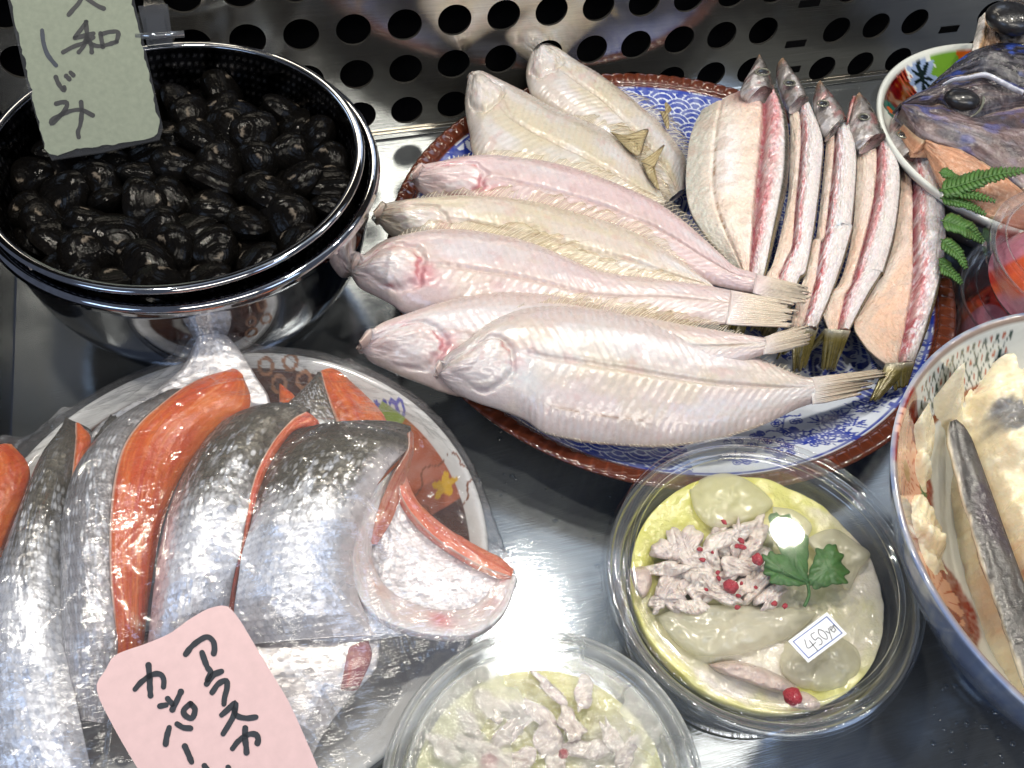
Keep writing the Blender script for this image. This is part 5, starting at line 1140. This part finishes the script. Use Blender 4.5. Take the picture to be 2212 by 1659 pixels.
# second tub
TC2 = np.array([.0499, .0663]); TR2 = .0497; ZT2 = .0540
M_MIST = thin_clear('misted_lid_plastic', (.90, .91, .91), .12, .06, .75, 3.0, bumps=((40, .25, .003), (420, .5, .0012)), milk=.55, milkcol=(.86, .89, .88), patchy=22)
tub('deli_tub', 'clear round tub with a misted lid cut off by the lower picture edge', TC2, TR2, ZT2, misty=M_MIST)
marinade('dull green marinade in the misted tub', TC2, TR2*.815, .0400, 19, None, .15)
rg = random.Random(12); F2L = 'pale fish flake blurred behind the misted lid'
flakes([(x, y, s, F2L) for x, y, s in ((1010, 1560, 24), (1060, 1520, 26), (1100, 1580, 28), (1040, 1620, 30), (1150, 1540, 24), (1180, 1600, 28), (1120, 1640, 26), (1230, 1560, 26), (1270, 1620, 28), (1190, 1490, 22), (960, 1620, 28), (1320, 1590, 24), (1350, 1640, 24), (1080, 1660, 28), (1200, 1660, 26), (1260, 1500, 20))], .0425, 71, 'fish flakes in the misted tub', '')
for x, y, s, lab in ((1056, 1648, .0030, 'red peppercorn at the bottom of the misted tub'), (1218, 1628, .0016, 'small red pepper fleck in the misted tub')):
    tag(blob('peppercorn', P(x, y, .0495), s, M_PEP, None, 18, 12, .25, x, (1, 1, .8)), lab, 'peppercorn')

# ------------------------------------------------------------------ porcelain bowl of creamy paste, dark strip of fish
ZI = .085; kz = (CH-ZI)/(CH-.07); IC = np.array([.2910, .0918])*kz; IR = .1010*kz
def ii(l): return [(1863.7+x*.6122, 643.8+y*.6122) for x, y in l]     # crop [2750,950,3264,2448], 569 wide
def imari(x, y, R, T, I):
    ins = I < 84
    C = flat(R.shape, S(218, 222, 218)*.93)
    outc = mixc(flat(R.shape, S(150, 170, 214)*.8), S(200, 210, 228)*.85, sst(.3, .7, fbm(T*20, I*.05, 3, 3)))
    outc = mixc(outc, S(64, 44, 46)*.7, sst(.30, .26, (I-84)*-1/50+1)*0+((I > 118) & (I < 150))*(.55+.45*noise(T*40, I*.2, 5)))
    C = np.where(ins[..., None], C, outc)
    # gilt line and painted band under the lip
    C = mixc(C, S(120, 82, 56)*.8, ins*((np.abs(R-IR*.975) < .0007))*.8)
    a0 = math.atan2(*(P(*ii([(330, 130)])[0], ZI)[:2]-IC)[::-1])
    band = ins*((R > IR*.86) & (R < IR*.955))*(np.abs((T-a0+np.pi) % (2*np.pi)-np.pi) < .30)
    w = np.abs(np.sin(T*46+R*500))*np.abs(np.sin(T*46-R*500))
    C = mixc(C, S(64, 88, 84)*.7, band*sst(.20, .10, w)); C = mixc(C, S(176, 84, 52)*.8, band*sst(.85, .93, w))
    C = mixc(C, S(150, 84, 50)*.8, ins*(np.abs(R-IR*.85) < .0009)*(np.abs((T-a0+np.pi) % (2*np.pi)-np.pi) < .30)*1.0)
    for px, py, rx, ph in ((163, 600, .0150, 0), (350, 950, .0170, 1)):
        q = P(*ii([(px, py)])[0], .062)[:2]-IC; d = np.hypot(x-q[0], y-q[1]); a = np.arctan2(y-q[1], x-q[0])
        red = sst(rx*1.40, rx*1.25, d+.006*(fbm(x*120, y*120, 9)-.5))*ins
        C = mixc(C, S(150, 52, 30)*.75, red*(.75+.35*noise(x*700, y*700, 2)))
        fl_ = (d < rx*(.80+.12*np.abs(np.cos(a*8))))*ins
        C = mixc(C, S(226, 170, 140)*.85, fl_*1.0); C = mixc(C, S(190, 96, 60)*.8, fl_*(np.abs(np.cos(a*8)) < .22)*1.0); C = mixc(C, S(190, 150, 100)*.8, (d < rx*.2)*ins*1.0)
    q = P(*ii([(300, 1075)])[0], .052)[:2]-IC; C = mixc(C, S(150, 46, 26)*.75, ins*(np.hypot((x-q[0])/.016, (y-q[1])/.005) < 1)*1.0)
    q = P(*ii([(190, 720)])[0], .060)[:2]-IC; C = mixc(C, S(30, 40, 70)*.7, ins*(np.hypot((x-q[0])/.006, (y-q[1])/.004) < 1)*.9)
    q = P(*ii([(268, 600)])[0], .060)[:2]-IC; C = mixc(C, S(40, 120, 70)*.7, ins*(np.hypot((x-q[0])/.002, (y-q[1])/.006) < 1)*.9)
    return C
ib = thing('porcelain_bowl', 'large white porcelain bowl with red flower medallions holding creamy paste', 'bowl', (IC[0], IC[1], 0))
pin = dens([(0, .018), (.02, .0185), (IR*.50, .026), (IR*.72, .043), (IR*.88, .064), (IR*.965, .0825), (IR*.98, .0848)], 84)
pout = dens([(IR*1.0, .0846), (IR*.985, .080), (IR*.90, .060), (IR*.74, .036), (IR*.52, .016), (IR*.46, .010), (IR*.46, .0), (IR*.40, .0), (IR*.40, .008), (0, .010)], 110)
lathe('bowl_body', np.vstack([pin, pout]), M_GLAZE, ib, IC, 700, imari)
# paste: lumpy heap as a height field
M_PASTE = vc_mat('creamy_paste', .30, .5, .35, (.006, .004, .002), ((260, .4, .002), (900, .25, .0007)), var=.06, vscale=300, coat=.35, coatr=.15)
def paste():
    nr, nt = 150, 420
    R, T = np.meshgrid(np.linspace(0, .90, nr)*IR, np.linspace(0, 2*np.pi, nt, endpoint=False), indexing='ij')
    X, Y = IC[0]+R*np.cos(T), IC[1]+R*np.sin(T)
    zin = np.interp(R, pin[:, 0], pin[:, 1])
    H_ = np.zeros_like(R)
    ln = smooth_line([P(*ii([p_])[0], .056)[:2] for p_ in ((330, 330), (335, 420), (385, 560), (440, 720), (500, 900), (570, 1100), (660, 1360))], 60)
    side = np.full(R.shape, -1e9); best = np.full(R.shape, 1e9)
    for q0, q1 in zip(ln[:-1], ln[1:]):
        e = q1-q0; d = np.hypot(X-q0[0], Y-q0[1]); cr = (e[0]*(Y-q0[1])-e[1]*(X-q0[0]))/np.hypot(*e)
        up_ = d < best; side = np.where(up_, cr, side); best = np.where(up_, d, best)
    # the heap fills the bowl on the far side of the fish strip
    lev = .056+.012*(fbm(X*42, Y*42, 51, 3)-.3)+.012*sst(.5, .75, fbm(X*30+9, Y*30, 57, 2))
    heap = sst(.0005, .011, side+.004*(fbm(X*90, Y*90, 55, 3)-.5))
    H_ = np.maximum(H_, heap*np.clip(lev-zin, .0, .05)+heap*.0016*(lev > zin-.004))
    def lump(px, py, rx, hgt, z=.062, asp=1.0):
        q = P(*ii([(px, py)])[0], z)[:2]; d = np.hypot(X-q[0], (Y-q[1])*asp)/rx
        return hgt*np.maximum(0, 1-d**2.2)**.75
    for a in ((292, 345, .0062, .014, .066), (240, 440, .0085, .005, .066), (250, 572, .0065, .005, .058), (285, 745, .0115, .013, .054), (245, 720, .006, .009, .057), (310, 850, .011, .0025, .05), (330, 395, .010, .008, .060)):
        H_ = np.maximum(H_, lump(*a))
    n = fbm(X*95, Y*95, 12, 4); n2 = fbm(X*210, Y*210, 14, 4); n3 = fbm(X*36+5, Y*36, 19, 3)
    H_ = H_+(.019*(n-.5)+.008*(n2-.5))*sst(0, .004, H_)+.004*(np.abs(n3-.5)*2)*sst(.002, .01, H_)-.0012
    Zp = np.maximum(zin-.0006+np.minimum(H_, .05-0*H_), zin-.0010)
    Zp = np.minimum(Zp, .080+.004*n)
    C = mixc(flat(R.shape, (.84, .74, .52)), (.80, .62, .40), sst(.55, .75, fbm(X*50, Y*50, 31, 3))*.7)
    C = mixc(C, (.80, .75, .58), sst(.45, .7, n2)*.7)
    C = mixc(C, (.10, .11, .14), .85*sst(.60, .66, fbm(X*42+17, Y*60, 33, 3)+.02*n2)*sst(.004, .010, H_)*sst(.006, .012, side))
    C = mixc(C, (.55, .08, .05), .8*sst(.80, .84, fbm(X*150+2, Y*150, 35, 2))*sst(.004, .01, side))
    o = grid('creamy_paste', np.stack([X, Y, Zp], -1), C, M_PASTE, None, True); tag(o, 'lumpy cream coloured paste with dark streaks heaped in the porcelain bowl', 'paste')
paste()
spx = smooth_line(ii([(318, 432), (360, 560), (410, 720), (470, 900), (540, 1100), (640, 1360)]), 40)
t_ = np.gradient(spx, axis=0); t_ /= np.linalg.norm(t_, axis=1, keepdims=True); nrm2 = np.stack([-t_[:, 1], t_[:, 0]], 1)
wd2 = np.interp(np.linspace(0, 1, 40), [0, .03, .08, .3, 1], [8, 20, 27, 33, 42])
J = np.linspace(-1, 1, 13); zsp = np.interp(np.linspace(0, 1, 40), [0, .3, 1], [.058, .056, .062])
G = spx[:, None]+nrm2[:, None]*(wd2[:, None]*J[None])[..., None]
Ug, Jg = np.meshgrid(np.linspace(0, 1, 40), J, indexing='ij'); ngf = fbm(Ug*14, Jg*3+4, 5, 4)
Cs = mixc(flat(Ug.shape, (.045, .043, .042)), (.105, .098, .09), sst(.35, .75, ngf)); Cs = mixc(Cs, (.035, .022, .035), .8*sst(.55, .7, fbm(Ug*5+2, Jg*1.2, 8, 3))); Cs = mixc(Cs, (.66, .58, .44), .8*sst(.80, .99, Jg+.5*(ngf-.5)))
sg_ = grid('grey_fish_strip', P(G[..., 0], G[..., 1], zsp[:, None]+.0007*(1-Jg**2)+.0016*(ngf-.5)), Cs, vc_mat('marinated_fish_skin', .30, .5, .1, bumps=((300, .4, .0015),), var=.2, vscale=300, coat=.3, coatr=.15))
sg_.modifiers.new('thickness', 'SOLIDIFY').thickness = .0016
sg_.name = 'fish_strip'; tag(sg_, 'long dark grey strip of fish smeared with cream paste in the porcelain bowl', 'fish strip')

# ------------------------------------------------------------------ upper right: painted dish with a large dark split fish, fern, red tubs
UC = np.array([.3905, .3154]); UR = .0806
def uu(l): return [(1762+x*.2124, y*.2124) for x, y in l]            # crop [2600,0,3264,520]
def dish(x, y, R, T, I):
    C = flat(R.shape, S(220, 224, 220)*.93); ins = sst(UR*.955, UR*.945, R)*(I < 80)
    def at(p, z=.046): q = P(*uu([p])[0], z)[:2]-UC; return np.hypot(x-q[0], y-q[1]), x-q[0], y-q[1]
    th_ = lambda p: math.atan2(*(P(*uu([p])[0], .046)[:2]-UC)[::-1])
    near = lambda p, w: np.abs((T-th_(p)+np.pi) % (2*np.pi)-np.pi) < w
    C = mixc(C, S(120, 66, 26)*.75, ins*near((740, 900), .26)*sst(UR*.74, UR*.76, R)*(.8+.4*noise(x*300, y*300, 3)))
    d, dx, dy = at((790, 1080)); C = mixc(C, S(20, 100, 86)*.75, ins*(d < .0055)*1.0); C = mixc(C, S(214, 96, 24)*.8, ins*(np.hypot(dx+.001, dy) < .0022)*1.0)
    C = mixc(C, S(180, 88, 66)*.8, ins*near((900, 760), .10)*(np.sin(T*150+R*300) > .6)*1.0)
    d, dx, dy = at((1350, 600)); C = mixc(C, S(120, 172, 54)*.75, ins*(np.hypot(dx/.010, dy/.017) < 1+.2*np.sin(np.arctan2(dy, dx)*5))*1.0)
    d, dx, dy = at((1230, 740)); C = mixc(C, S(120, 172, 54)*.75, ins*(np.hypot(dx/.008, dy/.010) < 1)*1.0)
    d, dx, dy = at((1500, 525)); C = mixc(C, S(214, 100, 20)*.8, ins*(d < .0062)*1.0)
    d, dx, dy = at((1120, 730)); a = np.arctan2(dy, dx); C = mixc(C, S(150, 172, 214)*.8, ins*(np.hypot(dx/.009, dy/.017) < 1.0+.25*np.cos(a*9))*1.0); C = mixc(C, S(16, 34, 36)*.8, ins*(np.hypot(dx/.0055, dy/.012) < .8+.5*np.cos(a*7))*1.0)
    return C
ud = thing('painted_dish', 'white dish painted with green leaves and brown panels under the dark split fish', 'dish', (UC[0], UC[1], 0))
lathe('dish_body', dens([(0, .030), (.045, .031), (.062, .0380), (.074, .0455), (UR*.965, .0495), (UR*.985, .0503), (UR, .0492)], 80).tolist()+dens([(UR*.985, .046), (.064, .032), (.044, .021), (.040, .014), (.040, 0), (.034, 0), (.034, .02), (0, .022)], 30).tolist(), M_GLAZE, ud, UC, 420, dish)
M_DARKFISH = vc_mat('dark_dried_flesh', .22, .5, .1, bumps=((260, .5, .002), (900, .4, .0009)), var=.2, vscale=400, coat=.35, coatr=.14)
def darkcol(base, hi, blue, seed, warm=0.0):
    def f(U, V):
        n = fbm(U*10, V*6, seed, 4); n2 = fbm(U*6+V*9, V*34, seed+3, 4)
        C = mixc(flat(U.shape, base), hi, np.clip(sst(.45, .75, n2)*.8+sst(.5, .8, n)*.4, 0, 1))
        C = mixc(C, (.04, .09, .42), blue*sst(.60, .75, fbm(U*7+4, V*5, seed+6, 3)))  # bluish highlights painted into the flesh colour
        C = mixc(C, (.56, .26, .14), warm*sst(.25, .7, n)); C = mixc(C, (.58, .46, .30), .7*sst(.07, .02, V)*sst(.3, .6, n2))
        return C
    return f
bd = lambda T: (lambda U, V: T*np.interp(U, [0, .1, .5, 1], [.2, .6, 1, .9])*(1-np.abs(2*V-1)**2.4)+.0022*(fbm(U*10, V*7, 8, 4)-.5))
D3 = Loft(uu([(930, 1215), (1090, 1380), (1240, 1460), (1380, 1500), (1560, 1560), (1750, 1680), (2000, 1860), (2250, 2050)]), uu([(940, 1225), (1080, 1500), (1180, 1700), (1300, 1900), (1500, 2080), (1750, 2200), (2000, 2300), (2300, 2350)]), .058, [.052, .050, .050], 110, 60, bd(.004), .008)
D1 = Loft(uu([(850, 1065), (1000, 1065), (1150, 1075), (1270, 1060), (1340, 1100), (1480, 1170), (1640, 1190), (1800, 1150), (2118, 1080), (2400, 1050)]), uu([(870, 1110), (950, 1225), (1080, 1370), (1230, 1450), (1380, 1495), (1560, 1550), (1750, 1670), (2000, 1850), (2250, 2040), (2420, 2180)]), [.060, .062, .064, .064], [.060, .058, .058], 150, 80, bd(.006), .008)
D2 = Loft(uu([(860, 1050), (1000, 965), (1200, 868), (1350, 790), (1500, 765), (1700, 728), (1850, 790), (2000, 860), (2118, 905), (2400, 1000)]), uu([(870, 1080), (1000, 1060), (1150, 1070), (1270, 1060), (1340, 1100), (1480, 1170), (1640, 1190), (1800, 1160), (2118, 1090), (2400, 1060)]), [.062, .068, .070, .068], [.061, .062, .064, .064], 130, 60, bd(.005), .008)
D4 = Loft(uu([(1150, 880), (1300, 740), (1450, 610), (1600, 520), (1720, 470), (1850, 440), (2118, 440), (2400, 450)]), uu([(1230, 850), (1350, 800), (1500, 775), (1700, 738), (1850, 800), (2000, 870), (2118, 910), (2400, 1000)]), [.066, .070, .074], [.066, .068, .068], 100, 60, bd(.006), .008)
df = thing('dark_split_fish', 'large dark split fish with black eyes and blue sheen on the painted dish', 'fish', D1.at(.5, .5))
D3.build('belly_flap', darkcol((.46, .24, .15), (.60, .42, .30), 0, 3, .6), M_DARKFISH, df)
D1.build('body', darkcol((.060, .050, .060), (.19, .17, .20), .35, 5, .12), M_DARKFISH, df)
D2.build('head', darkcol((.026, .021, .026), (.12, .09, .09), .3, 9), M_DARKFISH, df)
D4.build('upper_side', darkcol((.014, .013, .018), (.08, .075, .09), .8, 13), M_DARKFISH, df)
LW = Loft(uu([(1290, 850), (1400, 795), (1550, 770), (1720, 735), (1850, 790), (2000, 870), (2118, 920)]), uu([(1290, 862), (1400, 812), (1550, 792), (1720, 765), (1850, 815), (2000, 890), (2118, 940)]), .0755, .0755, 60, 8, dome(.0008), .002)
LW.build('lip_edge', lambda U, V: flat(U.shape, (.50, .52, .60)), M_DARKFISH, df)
M_DULLEYE = solid('dull_dark_eye', (.012, .012, .014), .30, var=.5, vscale=260, bumps=((500, .3, .0008),), coat=.3)
def eye(px, py, z, r, par, asp=.8):
    e = blob('eye', P(*uu([(px, py)])[0], z+r*.05), r, M_DULLEYE, par, 28, 16, scale=(1.05, asp, .55), rotz=-.5)
    q = uu([(px, py)])[0]; a = np.linspace(-1.2, 1.2, 20); rp = r/.34*FOC*.86
    A = P(q[0]+rp*1.02*np.cos(a), q[1]+rp*.92*np.sin(a), np.full(20, z+r*.25)); tube('eye_rim', A, np.full(20, r*.10)*np.sin(np.linspace(.2, 2.94, 20)), M_EYERING, e, 6)
eye(1490, 1010, .0665, .0085, df)
D5 = Loft(uu([(1590, 540), (1600, 440), (1640, 280), (1660, 190)]), uu([(1690, 520), (1720, 440), (1760, 300), (1745, 165)]), .070, .070, 40, 20, bd(.003), .003)
D5.build('jaw_bone', lambda U, V: mixc(flat(U.shape, (.66, .62, .58)), (.56, .36, .20), sst(.3, .7, V+.4*(fbm(U*8, V*5, 3)-.5))), M_DARKFISH, df)
D6 = Loft(uu([(1760, 170), (1800, 260), (1850, 360), (1890, 440)]), uu([(1680, 480), (1740, 500), (1800, 480), (1880, 450)]), .071, .069, 40, 30, bd(.002), .003)
D6.build('jaw_flesh', darkcol((.34, .20, .12), (.52, .36, .24), 0, 23), M_DARKFISH, df)
D7 = Loft(uu([(1830, 130), (1880, 40), (1960, -30), (2100, -90), (2400, -120)]), uu([(1840, 330), (1900, 420), (2000, 470), (2118, 470), (2400, 460)]), .076, .072, 60, 50, bd(.008), .01)
df2 = thing('dark_fish_head', 'dark fish head with a big dull eye at the upper right behind the split fish', 'fish', D7.at(.4, .5))
D7.build('head', darkcol((.050, .040, .034), (.26, .22, .18), .15, 27), M_DARKFISH, df2)
eye(1985, 190, .0835, .0125, df2, .95)
# fern
def ff(l): return [(1884+x*.2247, 305+y*.2247) for x, y in l]         # crop [2780,450,3264,1000]
M_FERN = solid('fern_green', (.060, .150, .032), .5, var=.30, vscale=180, sss=.1)
fern = thing('fern_leaf', 'bright green fern leaf tucked between the split fish and the dark fish', 'fern', P(*ff([(690, 700)])[0], .056))
def frond(pts, wid, zz, n, seed):
    q = smooth_line(ff(pts), n); t = np.gradient(q, axis=0); t /= np.linalg.norm(t, axis=1, keepdims=True)
    z = np.interp(np.linspace(0, 1, n), np.linspace(0, 1, len(zz)), zz); V = []; F = []; rg = random.Random(seed)
    for i in range(1, n):
        ln = wid*(1-(i/n)**1.6)**.8*rg.uniform(.85, 1.1)+2
        for s in (1, -1):
            nn = np.array([-t[i][1], t[i][0]])*s; d = nn*.80+t[i]*.62; d /= np.linalg.norm(d); e = np.array([-d[1], d[0]])
            base = q[i]; k = 7; b = len(V)
            ww = ln*.23
            rows = []
            for a in range(k):
                u = a/(k-1); w = ww*(math.sin(math.pi*(u*.82+.12)))**.8*(1+.28*(a % 2))
                c = base+d*ln*u; lift = .0012*math.sin(u*2.2)-.0010*u
                rows.append((c+e*w, c, c-e*w, lift))
            for r1, r2, r3, lf in rows:
                V += [P(r1[0], r1[1], z[i]+lf-.0005).tolist(), P(r2[0], r2[1], z[i]+lf).tolist(), P(r3[0], r3[1], z[i]+lf-.0005).tolist()]
            for a in range(k-1):
                o = b+3*a; F += [(o, o+1, o+4, o+3), (o+1, o+2, o+5, o+4)]
    g = link_mesh('frond', V, F, M_FERN, fern, None, True); g.modifiers.new('thickness', 'SOLIDIFY').thickness = .0003
    tube('rachis', P(q[:, 0], q[:, 1], z+.0003), .0004, M_FERN, g, 6)
frond([(640, 470), (820, 430), (1040, 360), (1250, 310), (1480, 280)], 26, [.060, .068, .074], 20, 1)
frond([(640, 300), (720, 310), (800, 345)], 12, [.060, .062], 9, 8)
frond([(650, 480), (800, 485), (980, 520), (1170, 575)], 15, [.060, .066], 15, 2)
frond([(650, 545), (780, 570), (920, 610), (1080, 700)], 15, [.058, .062], 15, 3)
frond([(660, 760), (780, 790), (920, 850), (1060, 965)], 25, [.056, .056, .050], 15, 4)
frond([(660, 940), (740, 1010), (830, 1090), (895, 1210)], 17, [.052, .048], 12, 5)
frond([(640, 1190), (720, 1240), (790, 1290), (850, 1360)], 14, [.046, .042], 10, 6)
frond([(640, 1130), (700, 1170), (745, 1190)], 9, [.046, .044], 8, 7)
# stacked clear cups of red pickles
M_RED = vc_mat('red_pickle', .16, .5, .2, (.004, .001, .0008), ((160, .4, .003),), var=.2, vscale=200, coat=.6, coatr=.05)
CC_ = np.array([.3480, .2153])
def cup(label, z0, zt, r):
    t = thing('pickle_cup', label, 'clear cup', (CC_[0], CC_[1], z0), 'stacked clear cups of red pickles'); h = zt-z0
    lathe('cup_wall', dens([(0, z0+.001), (r*.70, z0+.001), (r*.76, z0+.004), (r*.86, z0+h*.6), (r*.90, z0+h*.8), (r*.97, z0+h*.85), (r*.98, z0+h*.92)], 40), M_TUB, t, CC_, 110)
    lathe('lid', dens([(0, zt), (r*.80, zt), (r*.83, zt-.001), (r*.86, zt+.0006), (r*.90, zt+.002), (r*.94, zt+.0005), (r*.97, zt+.0015), (r, zt-.003), (r*1.01, zt-.008)], 50), M_LID, t, CC_, 130)
    T, R = np.meshgrid(np.linspace(0, 2*np.pi, 160, endpoint=False), np.linspace(0, 1, 50)); X = R*np.cos(T)*r*.80; Y = R*np.sin(T)*r*.80
    n = fbm(X*55, Y*55, int(z0*1000)+3, 3); Zr = z0+.004+(h*.62)*(1-R**6)+.010*(n-.5)*(1-R**8)
    C = mixc(flat(T.shape, (.50, .035, .025)), (.62, .10, .03), sst(.45, .65, n)); C = mixc(C, (.46, .20, .30), .8*sst(.60, .66, fbm(X*38+9, Y*38, int(z0*900)+8, 2)))
    o = grid('red_pickles', np.stack([CC_[0]+X, CC_[1]+Y, Zr], -1), C, M_RED, None, True); tag(o, 'glossy red pickles inside the '+('upper' if z0 > .01 else 'lower')+' of the two stacked clear cups', 'pickles')
cup('lower clear lidded cup of red pickles beneath another cup', 0.0, .040, .0470)
cup('upper clear lidded cup of red pickles stacked on the lower one', .0425, .070, .0472)

# water beads and flecks on the counter
rg = random.Random(9); V = []; F = []
for i in range(170):
    px, py = rg.uniform(880, 1340), rg.uniform(820, 1420)
    if i > 120: px, py = rg.uniform(2000, 2212), rg.uniform(1480, 1659)
    c = P(px, py, 0.0); r = rg.choice((.0004, .0005, .0007, .0011)); b = len(V)
    for k_, (rr_, zz_) in enumerate(((1, .0), (.8, .42), (.4, .62))):
        for a in range(8): V.append((c[0]+r*rr_*math.cos(a*.785)*1.15, c[1]+r*rr_*math.sin(a*.785), .0001+r*zz_))
    V.append((c[0], c[1], r*.68))
    for k_ in (0, 1):
        for a in range(8): F.append((b+8*k_+a, b+8*k_+(a+1) % 8, b+8*k_+8+(a+1) % 8, b+8*k_+8+a))
    for a in range(8): F.append((b+16+a, b+16+(a+1) % 8, b+24))
wdp = link_mesh('water_droplets', V, F, thin_clear('water_bead', (.9, .93, .96), .03, .10, .8, 2.5)); wdp['kind'] = 'stuff'; tag(wdp, 'tiny water beads scattered over the steel counter', 'water beads')
